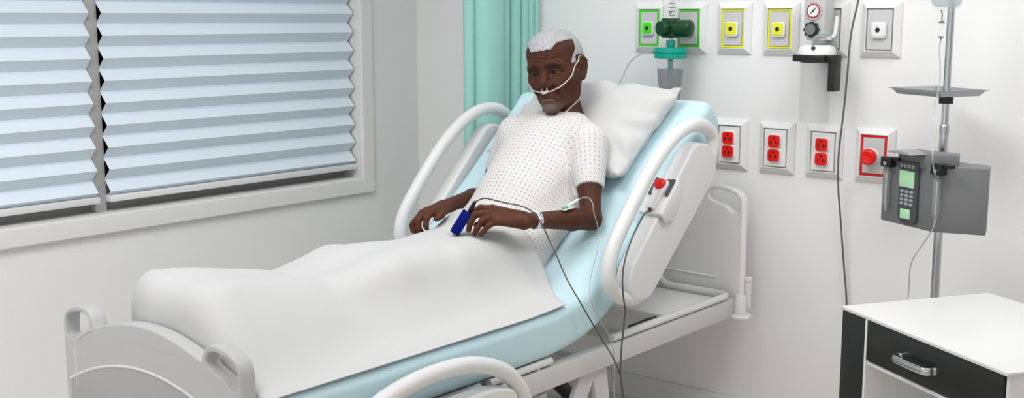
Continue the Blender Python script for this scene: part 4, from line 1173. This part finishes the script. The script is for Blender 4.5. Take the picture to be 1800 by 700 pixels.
stub = (np.exp(-(((L[:, 2] + 0.060) / 0.006) ** 4) - (L[:, 0] / 0.024) ** 4) * (L[:, 1] > 0.07)) + 0.5 * sstep(-0.075, -0.095, L[:, 2]) * (L[:, 1] > -0.005) * (np.abs(L[:, 0]) < 0.07) * (L[:, 2] > -0.135)
mixc(stub * 0.30 * n1, (0.13, 0.12, 0.115))
me = np_mesh('body', V, Q)
ca = me.color_attributes.new('skin', 'FLOAT_COLOR', 'POINT')
ca.data.foreach_set('color', np.concatenate([skin, np.ones((nv_, 1))], 1).astype(np.float32).ravel())

# legs under the blanket, coarser, joined to the same body
G = Field((XP - 0.22, 1.34, 0.56), (XP + 0.22, 2.20, 0.80), 0.008)
for s_ in (1, -1):
    dn = 0.0 if s_ > 0 else 0.013
    G.chain([(XP + s_ * 0.092, 2.16, 0.655 - dn), (XP + s_ * 0.100, 1.90, 0.670), (XP + s_ * 0.102, 1.70, 0.638), (XP + s_ * 0.104, 1.47, 0.618)], [0.064 - dn * 0.7, 0.054, 0.048, 0.033], 0.02)
    G.chain([(XP + s_ * 0.104, 1.455, 0.618), (XP + s_ * 0.112, 1.430, 0.69), (XP + s_ * 0.118, 1.412, 0.728)], [0.034, 0.034, 0.022], 0.02)
V2, Q2 = G.mesh()
bm = bmesh.new(); bm.from_mesh(me); lay = bm.verts.layers.float_color['skin']
vs = [bm.verts.new(p) for p in V2]
for q in vs: q[lay] = (0.08, 0.03, 0.0185, 1)
for q in Q2: bm.faces.new([vs[i] for i in q])
bm.to_mesh(me); bm.free()
ms = mat('skin', (0.08, 0.03, 0.0185), 0.52, spec=0.2, bump=0.12, bscale=450)
nt = ms.node_tree; at_ = nt.nodes.new('ShaderNodeAttribute'); at_.attribute_name = 'skin'
nz = nt.nodes.new('ShaderNodeTexNoise'); nz.inputs['Scale'].default_value = 55; nz.inputs['Detail'].default_value = 5
tcn = nt.nodes.new('ShaderNodeTexCoord'); nt.links.new(tcn.outputs['Object'], nz.inputs['Vector'])
mr = nt.nodes.new('ShaderNodeMapRange'); mr.inputs[3].default_value = 0.72; mr.inputs[4].default_value = 1.28; nt.links.new(nz.outputs[0], mr.inputs[0])
mxs = nt.nodes.new('ShaderNodeMix'); mxs.data_type = 'RGBA'; mxs.blend_type = 'MULTIPLY'; mxs.inputs[0].default_value = 1.0
nt.links.new(at_.outputs['Color'], mxs.inputs[6]); nt.links.new(mr.outputs[0], mxs.inputs[7]); nt.links.new(mxs.outputs[2], nt.nodes['Principled BSDF'].inputs['Base Color'])
person = tag(link('person', me, ms, None, True, (XP, 2.40, 0.60)), 'elderly person with short grey hair in a dotted gown, sitting up in the bed', 'person')

# eyes
for s_ in (1, -1):
    c = Vector(hf((s_ * 0.0305, 0.0690, -0.0050)))
    ev = MB().sphere(c, 0.0122, 24).build('eye', M['eyewhite'], person)
    look = Vector(FR @ np.array((-0.12, 1, -0.16))).normalized()
    MB().lathe(c + look * 0.0102, look, [(0, 0.0066), (0.0014, 0.0058), (0.0024, 0.0034), (0.00255, 0)], 24).build('iris', M['iris'], ev)

# hair: a close-cropped cap over the skull
Hf = Field(HO - 0.135, HO + 0.135, 0.0020)
head_core(Hf, 0.0028)
gx = [Hf.lo[k] + Hf.h * np.arange(Hf.n[k]) for k in range(3)]
X, Y, Z = np.meshgrid(*gx, indexing='ij'); dx_, dy_, dz_ = X - HO[0], Y - HO[1], Z - HO[2]
lx, ly, lz = (FR[0, 0] * dx_ + FR[1, 0] * dy_ + FR[2, 0] * dz_), (FR[0, 1] * dx_ + FR[1, 1] * dy_ + FR[2, 1] * dz_), (FR[0, 2] * dx_ + FR[1, 2] * dy_ + FR[2, 2] * dz_)
ax_ = np.abs(lx)
front = 0.059 + 0.019 * sstep(0.026, 0.052, ax_) + 0.0012 * np.cos(lx * 300)
jit = 0.0012 * np.sin(lx * 900) * np.sin(lz * 800 + ly * 700)
A_ = front - lz                                       # above the hairline
B_ = np.maximum(ly - (0.030 - 0.45 * np.clip(lz - 0.01, -0.03, 0.06)), 0.012 - lz)      # in front of the ear
C_ = np.maximum(ly + 0.034, -0.058 - lz)              # nape
ear = 0.010 - np.sqrt((np.maximum(0.0755 - ax_, 0) * 3) ** 2 + np.maximum(np.abs(ly + 0.010) - 0.020, 0) ** 2 + np.maximum(np.abs(lz + 0.004) - 0.028, 0) ** 2)
reg = np.minimum(np.minimum(A_, B_), C_) + jit
Hf.d = np.maximum(np.maximum(Hf.d, reg.astype(np.float32)), ear.astype(np.float32))
inner = np.sqrt((lx / 0.070) ** 2 + ((ly + 0.016) / 0.090) ** 2 + ((lz - 0.036) / 0.074) ** 2) - 1
Hf.d = np.maximum(Hf.d, (-inner * 0.07).astype(np.float32))
del X, Y, Z, dx_, dy_, dz_, lx, ly, lz, ax_, reg, ear, inner
V3, Q3 = Hf.mesh(); V3 = relax(V3, Q3, 1, 0.4)
mh = mat('grey_hair', (0.42, 0.42, 0.43), 0.75)
nt = mh.node_tree; tcn = nt.nodes.new('ShaderNodeTexCoord')
n1_ = nt.nodes.new('ShaderNodeTexNoise'); n1_.inputs['Scale'].default_value = 560; n1_.inputs['Detail'].default_value = 3; nt.links.new(tcn.outputs['Object'], n1_.inputs['Vector'])
cr_ = nt.nodes.new('ShaderNodeValToRGB'); cr_.color_ramp.elements[0].position = 0.40; cr_.color_ramp.elements[0].color = (0.24, 0.24, 0.25, 1); cr_.color_ramp.elements[1].position = 0.60; cr_.color_ramp.elements[1].color = (0.60, 0.61, 0.63, 1)
nt.links.new(n1_.outputs[0], cr_.inputs[0]); nt.links.new(cr_.outputs[0], nt.nodes['Principled BSDF'].inputs['Base Color'])
bp = nt.nodes.new('ShaderNodeBump'); bp.inputs['Strength'].default_value = 0.25; bp.inputs['Distance'].default_value = 0.001; nt.links.new(n1_.outputs[0], bp.inputs['Height']); nt.links.new(bp.outputs[0], nt.nodes['Principled BSDF'].inputs['Normal'])
link('hair', np_mesh('hair', V3, Q3), mh, person)

# gown
G = Field((-2.42, 2.02, 0.575), (-1.755, 2.83, 1.06), 0.0038)
torso(G, 0.004)
G.cone((XP, 2.715, 0.968), (XP, 2.66, 0.945), 0.062, 0.07, 0.03)
for s_ in (1, -1): G.cone((XP + s_ * 0.130, 2.57, 0.775), (XP + s_ * 0.130, 2.34, 0.634), 0.046, 0.046, 0.04)
def sleeve(sh, el, t_):
    en = sh * (1 - t_) + el * t_; axv = (el - sh) / np.linalg.norm(el - sh); L_ = np.linalg.norm(en - sh)
    def fn_(x, y, z):
        px_, py_, pz_ = x - sh[0], y - sh[1], z - sh[2]
        tt = px_ * axv[0] + py_ * axv[1] + pz_ * axv[2]
        tc = np.clip(tt, 0, L_ + 0.03)
        r_ = 0.058 - 0.0185 * np.clip(tc / L_, 0, 1)
        dd = np.sqrt((px_ - tc * axv[0]) ** 2 + (py_ - tc * axv[1]) ** 2 + (pz_ - tc * axv[2]) ** 2) - r_
        return np.maximum(dd, tt - L_)
    lo = np.minimum(sh, en) - 0.06; hi = np.maximum(sh, en) + 0.06
    G.put(lo, hi, fn_, 0.022)
    return en, axv
LE = sleeve(LSH, LEL, 0.60); RE = sleeve(RSH, REL, 0.62)
nax = (hf((0, -0.02, -0.06)) - NB); nax /= np.linalg.norm(nax)
G.cone(NB + nax * 0.000 + np.array((0, -0.012, 0)), NB + nax * 0.09, 0.0560, 0.066, 0.006, 'sub')
V4, Q4 = G.mesh(); V4 = relax(V4, Q4, 2, 0.5)
cen = V4[Q4].mean(1)
ta = np.array((0, 0.745, 0.667)); tn = np.array((0, -0.667, 0.745)); tc0 = np.array((XP, 2.40, 0.70))
def tuv(p):
    r = p - tc0; s_ = r @ ta; n_2 = r @ tn; x_ = r[..., 0]
    return np.stack([np.arctan2(x_ / 0.155, n_2 / 0.100 + 0.25) * 0.150, s_], -1)
def suv(p, sh, el, sgn):
    axv = (el - sh) / np.linalg.norm(el - sh); r = p - sh; t_ = r @ axv
    u0 = np.cross(axv, (0, 1, 0)); u0 /= np.linalg.norm(u0); w0 = np.cross(axv, u0)
    return np.stack([np.arctan2(r @ u0, r @ w0) * 0.047, t_], -1)
isl = (cen[:, 0] > XP + 0.145) & (cen[:, 2] > 0.83) & (cen[:, 1] > 2.47); isr = (cen[:, 0] < XP - 0.145) & (cen[:, 2] > 0.83) & (cen[:, 1] > 2.47)
P4 = V4[Q4]; uv = tuv(P4)
uv[isl] = suv(P4[isl], LSH, LEL, 1); uv[isr] = suv(P4[isr], RSH, REL, -1)
me = np_mesh('gown', V4, Q4)
ul = me.uv_layers.new(name='uv'); ul.data.foreach_set('uv', uv.reshape(-1, 2).astype(np.float32).ravel())
mg = mat('gown_cotton', (0.71, 0.705, 0.70), 0.85, bump=0.04, bscale=500)
nt = mg.node_tree; un = nt.nodes.new('ShaderNodeUVMap'); un.uv_map = 'uv'
def mathn(op, a, b=None):
    n = nt.nodes.new('ShaderNodeMath'); n.operation = op
    for i, q in enumerate((a, b)):
        if q is None: continue
        if isinstance(q, (int, float)): n.inputs[i].default_value = q
        else: nt.links.new(q, n.inputs[i])
    return n.outputs[0]
sp = nt.nodes.new('ShaderNodeSeparateXYZ'); nt.links.new(un.outputs[0], sp.inputs[0])
def lattice(ox, oy, pitch, rx, ry):
    fx = mathn('SUBTRACT', mathn('FRACT', mathn('ADD', mathn('DIVIDE', sp.outputs[0], pitch), ox + 50)), 0.5)
    fy = mathn('SUBTRACT', mathn('FRACT', mathn('ADD', mathn('DIVIDE', sp.outputs[1], pitch), oy + 50)), 0.5)
    d = mathn('ADD', mathn('DIVIDE', mathn('ABSOLUTE', fx), rx / pitch), mathn('DIVIDE', mathn('ABSOLUTE', fy), ry / pitch))
    return mathn('LESS_THAN', d, 1.0)
PT = 0.0255
big = mathn('MAXIMUM', lattice(0, 0, PT, 0.0029, 0.0040), lattice(0.5, 0.5, PT, 0.0029, 0.0040))
sml = mathn('MAXIMUM', lattice(0.5, 0, PT, 0.0019, 0.0024), lattice(0, 0.5, PT, 0.0019, 0.0024))
m1 = nt.nodes.new('ShaderNodeMix'); m1.data_type = 'RGBA'; m1.inputs[6].default_value = (0.71, 0.705, 0.70, 1); m1.inputs[7].default_value = (0.56, 0.43, 0.34, 1); nt.links.new(big, m1.inputs[0])
m2 = nt.nodes.new('ShaderNodeMix'); m2.data_type = 'RGBA'; m2.inputs[7].default_value = (0.36, 0.27, 0.23, 1); nt.links.new(sml, m2.inputs[0]); nt.links.new(m1.outputs[2], m2.inputs[6])
nt.links.new(m2.outputs[2], nt.nodes['Principled BSDF'].inputs['Base Color'])
gown = link('gown', me, mg, person)
for en, axv, el, sh in ((LE[0], LE[1], LEL, LSH), (RE[0], RE[1], REL, RSH)):
    u0 = np.cross(axv, (0, 1, 0)); u0 /= np.linalg.norm(u0); w0 = np.cross(axv, u0)
    hm = MB(); hm.tube([tuple(en - axv * 0.0125 + (u0 * math.cos(a) + w0 * math.sin(a)) * 0.0398) for a in np.linspace(0, 2 * math.pi, 48, endpoint=False)], 0.0006, 6, True)
    hm.build('sleeve_hem', M['knob'], gown)

# ------------------------------------------------------------------ blanket over the legs
xs_ = np.concatenate([V4, V2]); gh = 0.008
X0, Y0, nxg, nyg = XC - 0.40, 1.28, 101, 165
Zg = np.full((nxg, nyg), 0.0)
ok = (xs_[:, 1] < 2.56)
ii = np.clip(((xs_[ok, 0] - X0) / gh).astype(int), 0, nxg - 1); jj = np.clip(((xs_[ok, 1] - Y0) / gh).astype(int), 0, nyg - 1)
np.maximum.at(Zg, (ii, jj), xs_[ok, 2])
for _ in range(1):
    Zp = np.pad(Zg, 1, mode='edge')
    Zg = np.max([Zp[1 + a:1 + a + nxg, 1 + b:1 + b + nyg] for a in (-1, 0, 1) for b in (-1, 0, 1)], 0)
hy = [1.30, 1.36, 1.41, 1.47, 1.55, 1.70, 1.80, 1.90, 2.00, 2.10, 2.20, 2.30, 2.42, 2.60]
hz = [0.750, 0.762, 0.764, 0.755, 0.735, 0.706, 0.716, 0.738, 0.745, 0.745, 0.747, 0.755, 0.770, 0.80]
ytx = [-0.36, -0.30, -0.20, -0.14, 0.0, 0.14, 0.18, 0.208, 0.249, 0.28, 0.306, 0.33, 0.36]; yty = [2.30, 2.31, 2.34, 2.365, 2.33, 2.350, 2.354, 2.350, 2.325, 2.300, 2.280, 2.264, 2.250]
nu, nv = 150, 240
U = np.linspace(-0.352, 0.352, nu)
Vv = np.zeros((nu, nv, 3))
for i, du in enumerate(U):
    x = XP + 0.006 + du; yt = np.interp(du, ytx, yty)
    nd = 26
    y_b = 1.3265 + 2.1 * max(0.0, -du - 0.03) ** 2; ah = 0.045 * (1 - sstep(0.2, 0.345, abs(du))) + 0.008
    yfoot = y_b + ah + 0.001
    yy = np.linspace(yfoot, yt, nv - nd)
    c = np.interp(yy, hy, hz) - 0.036 * sstep(1.92, 2.15, yy) * sstep(0.0, 0.11, -du)
    adx = np.abs(du) + 0 * yy
    flat = np.interp(yy, [1.3, 1.5, 1.7, 2.0, 2.4], [0.09, 0.09, 0.07, 0.08, 0.10])
    endv = np.interp(yy, [1.3, 1.5, 1.7, 2.0, 2.4], [0.350, 0.325, 0.285, 0.255, 0.255])
    if du < 0: endv = endv - 0.075 * sstep(1.9, 2.15, yy); flat = flat - 0.055 * sstep(1.9, 2.15, yy)
    q_ = np.clip((adx - flat) / (endv - flat), 0, 1)
    s_ = 0.8 * (1 - sstep(0, 1, q_)) + 0.2 * (1 - q_) ** 1.5
    zm = np.interp(yy, [q[0] for q in top], [q[1] for q in top]) + 0.0025
    z = zm + (c - zm) * s_
    z -= 0.006 * np.exp(-(du / 0.04) ** 2) * (yy < 2.2)
    wob = np.array([mnoise.noise(Vector((du * 6, q * 4.0, 1.3))) for q in yy])
    z += 0.010 * wob * s_ * (1 - 0.5 * s_) * 2
    z = np.maximum(z, zm)
    gi = np.clip((x - X0) / gh, 0, nxg - 1.001); gj = np.clip((yy - Y0) / gh, 0, nyg - 1.001)
    z = np.maximum(z, Zg[int(round(gi)), np.round(gj).astype(int)] + 0.005)
    Vv[i, nd:, 0] = x; Vv[i, nd:, 1] = yy; Vv[i, nd:, 2] = z
Zs = Vv[:, 26:, 2]
for _ in range(22):
    Zp = np.pad(Zs, 1, mode='edge'); Zs = (Zp[:-2, 1:-1] + Zp[2:, 1:-1] + Zp[1:-1, :-2] + Zp[1:-1, 2:] + 2 * Zp[1:-1, 1:-1]) / 6
Vv[:, 26:, 2] = Zs
for i, du in enumerate(U):
    ztop = Vv[i, 26, 2]; zb = 0.50
    y_b = 1.3265 + 2.1 * max(0.0, -du - 0.03) ** 2; ah = 0.045 * (1 - sstep(0.2, 0.345, abs(du))) + 0.008
    av = min(0.07, max((ztop - 0.56) * 0.5, 0.006))
    Vv[i, :26, 0] = XP + 0.006 + du
    for k in range(26):
        if k < 12:
            Vv[i, k, 1] = y_b + 0.001 * math.sin(du * 40) * k / 12; Vv[i, k, 2] = zb + (ztop - av - zb) * k / 12
        else:
            a = (k - 12) / 14 * math.pi / 2
            Vv[i, k, 1] = y_b + ah * (1 - math.cos(a)); Vv[i, k, 2] = ztop - av + av * math.sin(a)
fcs = []
for i in range(nu - 1):
    a = i * nv + np.arange(nv - 1); fcs.append(np.stack([a, a + nv, a + nv + 1, a + 1], 1))
me = np_mesh('blanket', Vv.reshape(-1, 3), np.concatenate(fcs))
bl = tag(link('blanket', me, M['blanket'], None, True, (XP, 1.85, 0.58)), 'plain white blanket covering the patient from lap to feet', 'blanket')
md = bl.modifiers.new('cloth', 'SOLIDIFY'); md.thickness = 0.0016; md.offset = 1.0

# ------------------------------------------------------------------ things on the patient
t = thing('nasal_cannula', 'clear nasal cannula looped over the ears and under the nose', 'cannula', tuple(hf((0, 0.10, -0.052))))
def hs(x, y, z): return tuple(hf((x, y, z)))
half = [(0.0, 0.1015, -0.0560), (0.012, 0.1000, -0.0565), (0.024, 0.0935, -0.0560), (0.036, 0.0840, -0.0500), (0.050, 0.0690, -0.0380), (0.0625, 0.0500, -0.0220), (0.0720, 0.0300, -0.0020), (0.0775, 0.0120, 0.0165), (0.0795, 0.0020, 0.0255), (0.0785, -0.010, 0.0300), (0.0770, -0.0220, 0.0255), (0.0790, -0.0320, 0.0080), (0.0740, -0.0360, -0.020), (0.0640, -0.030, -0.050), (0.0560, -0.005, -0.088), (0.0400, 0.0200, -0.1130), (0.0260, 0.0440, -0.1250)]
from mathutils.bvhtree import BVHTree
bvh = BVHTree.FromPolygons([tuple(p) for p in V], [tuple(q) for q in Q])
def on_skin(p, off, inner_ok=True):
    p = Vector(p); h_, nn_, _, dist = bvh.find_nearest(p)
    if h_ is None: return p
    sd = (p - h_).dot(nn_)
    return h_ + nn_ * off if sd < 0.006 else p
for s_ in (1, -1):
    pth = catmull([hs(s_ * a, b, c) for a, b, c in half[1:]] , 6)
    pth = [on_skin(p, 0.0014) for p in pth]
    for _ in range(8): pth = [pth[0]] + [(pth[i - 1] + pth[i] * 2 + pth[i + 1]) / 4 for i in range(1, len(pth) - 1)] + [pth[-1]]
    pth = [on_skin(p, 0.0012) for p in pth]
    for _ in range(2): pth = [pth[0]] + [(pth[i - 1] + pth[i] * 2 + pth[i + 1]) / 4 for i in range(1, len(pth) - 1)] + [pth[-1]]
    MB().tube(pth, 0.0019, 10).build('tubing', M['cannula'], t)
b = MB(); b.tube(catmull([hs(-0.012, 0.1000, -0.0565), hs(0, 0.1020, -0.0560), hs(0.012, 0.1000, -0.0565)], 5), 0.0031, 12)
for s_ in (1, -1): b.tube(catmull([hs(s_ * 0.0075, 0.1015, -0.0550), hs(s_ * 0.0078, 0.1020, -0.0500), hs(s_ * 0.0080, 0.0985, -0.0455)], 4), 0.0021, 10)
b.box(hs(0, 0.1035, -0.0590), (0.015, 0.004, 0.007), Matrix(FR.tolist()), bevel=0.0012)
b.build('prongs', M['cannula'], t)

# wrist band
Wp = LWR * 0.90 + LEL * 0.10; wa = (LWR - LEL); wa /= np.linalg.norm(wa)
u0 = np.cross(wa, (0, 0, 1)); u0 /= np.linalg.norm(u0); w0 = np.cross(u0, wa)
t = thing('wristband', 'white identity band with dark marks round the wrist of the oximeter hand', 'wristband', tuple(Wp))
v = []; f = []
for k in range(48):
    a = 2 * math.pi * k / 48
    for s_ in (-0.0080, 0.0080):
        for r_ in (0.0221, 0.0230): v.append(Wp + wa * s_ + (u0 * math.cos(a) * 1.0 + w0 * math.sin(a) * 1.0) * r_)
for k in range(48):
    a, b_ = 4 * k, 4 * ((k + 1) % 48)
    f += [(a + 1, b_ + 1, b_ + 3, a + 3), (a, a + 2, b_ + 2, b_), (a, b_, b_ + 1, a + 1), (a + 2, a + 3, b_ + 3, b_ + 2)]
link('band', np_mesh('band', v, f), M['paper'], t)
b = MB()
for a, s_, ln in ((62, 0.002, 0.0032), (52, -0.001, 0.003), (44, 0.003, 0.0022), (36, -0.002, 0.003), (8, 0.0025, 0.002), (8, -0.0025, 0.002), (-10, 0.0005, 0.0026), (-14, 0.003, 0.0018), (-24, -0.002, 0.0018)):
    a = math.radians(a); c = Wp + wa * s_ + (u0 * math.cos(a) * 1.0 + w0 * math.sin(a) * 1.0) * 0.0232
    if (c - CAM) @ (u0 * math.cos(a) + w0 * math.sin(a)) > 0: a = math.pi - a; c = Wp + wa * s_ + (u0 * math.cos(a) * 1.0 + w0 * math.sin(a) * 1.0) * 0.0232
    nn = Vector(u0 * math.cos(a) + w0 * math.sin(a)); R_ = Matrix((Vector(wa), nn.cross(Vector(wa)), nn)).transposed()
    b.box(c, (ln, 0.0035, 0.0006), R_)
b.build('print', M['ink'], t, False)

# pulse oximeter on the index finger
o0, o1 = Vector((-1.973, 2.190, 0.801)), Vector((-1.988, 2.152, 0.746))
axo = (o1 - o0).normalized(); vd_ = (Vector(CAM) - o0).normalized(); wo = axo.cross(vd_).normalized(); to = wo.cross(axo).normalized()
RO = Matrix((wo, axo, to)).transposed(); oc = (o0 + o1) / 2
t = thing('pulse_oximeter', 'blue pulse oximeter clip on the index finger, with a long dark cable', 'oximeter', tuple(oc))
b = MB(); LO = (o1 - o0).length
b.prism(rpoly([(-0.0135, -LO / 2), (0.0135, -LO / 2), (0.0135, LO / 2 - 0.008), (0.004, LO / 2), (-0.0135, LO / 2 - 0.004)], 0.004), oc + to * 0.002, wo, axo, 0.012, 0.002)
b.prism(rpoly([(-0.0135, -LO / 2), (0.0135, -LO / 2), (0.0125, LO / 2 - 0.012), (0.002, LO / 2 - 0.004), (-0.0135, LO / 2 - 0.006)], 0.004), oc - to * 0.016, wo, axo, 0.014, 0.002)
b.build('clip', M['blue'], t)
MB().box(oc - to * 0.0005 + axo * (LO * 0.28), (0.0255, LO * 0.36, 0.0075), RO, bevel=0.002).build('gap_shade', M['black'], t)  # black block paints the dark opening between the clip halves
g0 = Vector((-1.968, 2.193, 0.803)); g1 = Vector((-1.952, 2.195, 0.829))
MB().tube([g0, g0 * 0.4 + g1 * 0.6, g1], [0.0062, 0.0055, 0.0042], 14).build('strain_relief', M['black'], t)
pts = [tuple(g1), (-1.935, 2.205, 0.838), (-1.920, 2.209, 0.839), (-1.900, 2.224, 0.833), (-1.880, 2.245, 0.826), (-1.860, 2.267, 0.819), (-1.834, 2.274, 0.810), (-1.816, 2.276, 0.797), (-1.800, 2.279, 0.778), (-1.786, 2.291, 0.737), (-1.755, 2.284, 0.699), (-1.718, 2.276, 0.649), (-1.680, 2.273, 0.604), (-1.660, 2.300, 0.546), (-1.650, 2.343, 0.482), (-1.645, 2.382, 0.430), (-1.645, 2.415, 0.375), (-1.645, 2.434, 0.310), (-1.62, 2.45, 0.15), (-1.60, 2.46, 0.012)]
MB().tube(catmull(pts, 8), 0.0019, 10).build('cable', M['cable'], t)

# intravenous line in the elbow crook
t = thing('intravenous_line', 'clear intravenous line taped in the elbow crook, hanging down beside the mattress', 'intravenous line', (-1.815, 2.42, 0.81))
MB().tube([(-1.818, 2.408, 0.804), (-1.812, 2.425, 0.812), (-1.805, 2.440, 0.820)], [0.0032, 0.0042, 0.0036], 12).build('hub', M['hub'], t)
R_ = Matrix((Vector((0.03, 0.99, 0.06)).normalized(), Vector((-0.99, 0.03, 0.1)).normalized(), Vector((0.1, -0.06, 0.99)).normalized())).transposed()
MB().box((-1.818, 2.414, 0.7985), (0.046, 0.014, 0.0024), R_, bevel=0.001).build('dressing', M['hub'], t)
b = MB()
for q in ((-1.8175, 2.394, 0.8015), (-1.816, 2.404, 0.8035)): b.box(q, (0.005, 0.007, 0.005), R_, bevel=0.001)
b.build('wings', M['hubgreen'], t)
pts = [(-1.805, 2.440, 0.820), (-1.800, 2.458, 0.824), (-1.790, 2.470, 0.821), (-1.776, 2.466, 0.808), (-1.770, 2.464, 0.784), (-1.765, 2.473, 0.752), (-1.760, 2.471, 0.722), (-1.738, 2.435, 0.686), (-1.705, 2.368, 0.652), (-1.678, 2.320, 0.616), (-1.668, 2.317, 0.583), (-1.665, 2.350, 0.532), (-1.664, 2.380, 0.496), (-1.665, 2.402, 0.464), (-1.662, 2.409, 0.431), (-1.660, 2.410, 0.372), (-1.660, 2.412, 0.309), (-1.64, 2.42, 0.15), (-1.60, 2.43, 0.012)]
MB().tube(catmull(pts, 8), 0.0014, 8).build('tubing', M['tube'], t)
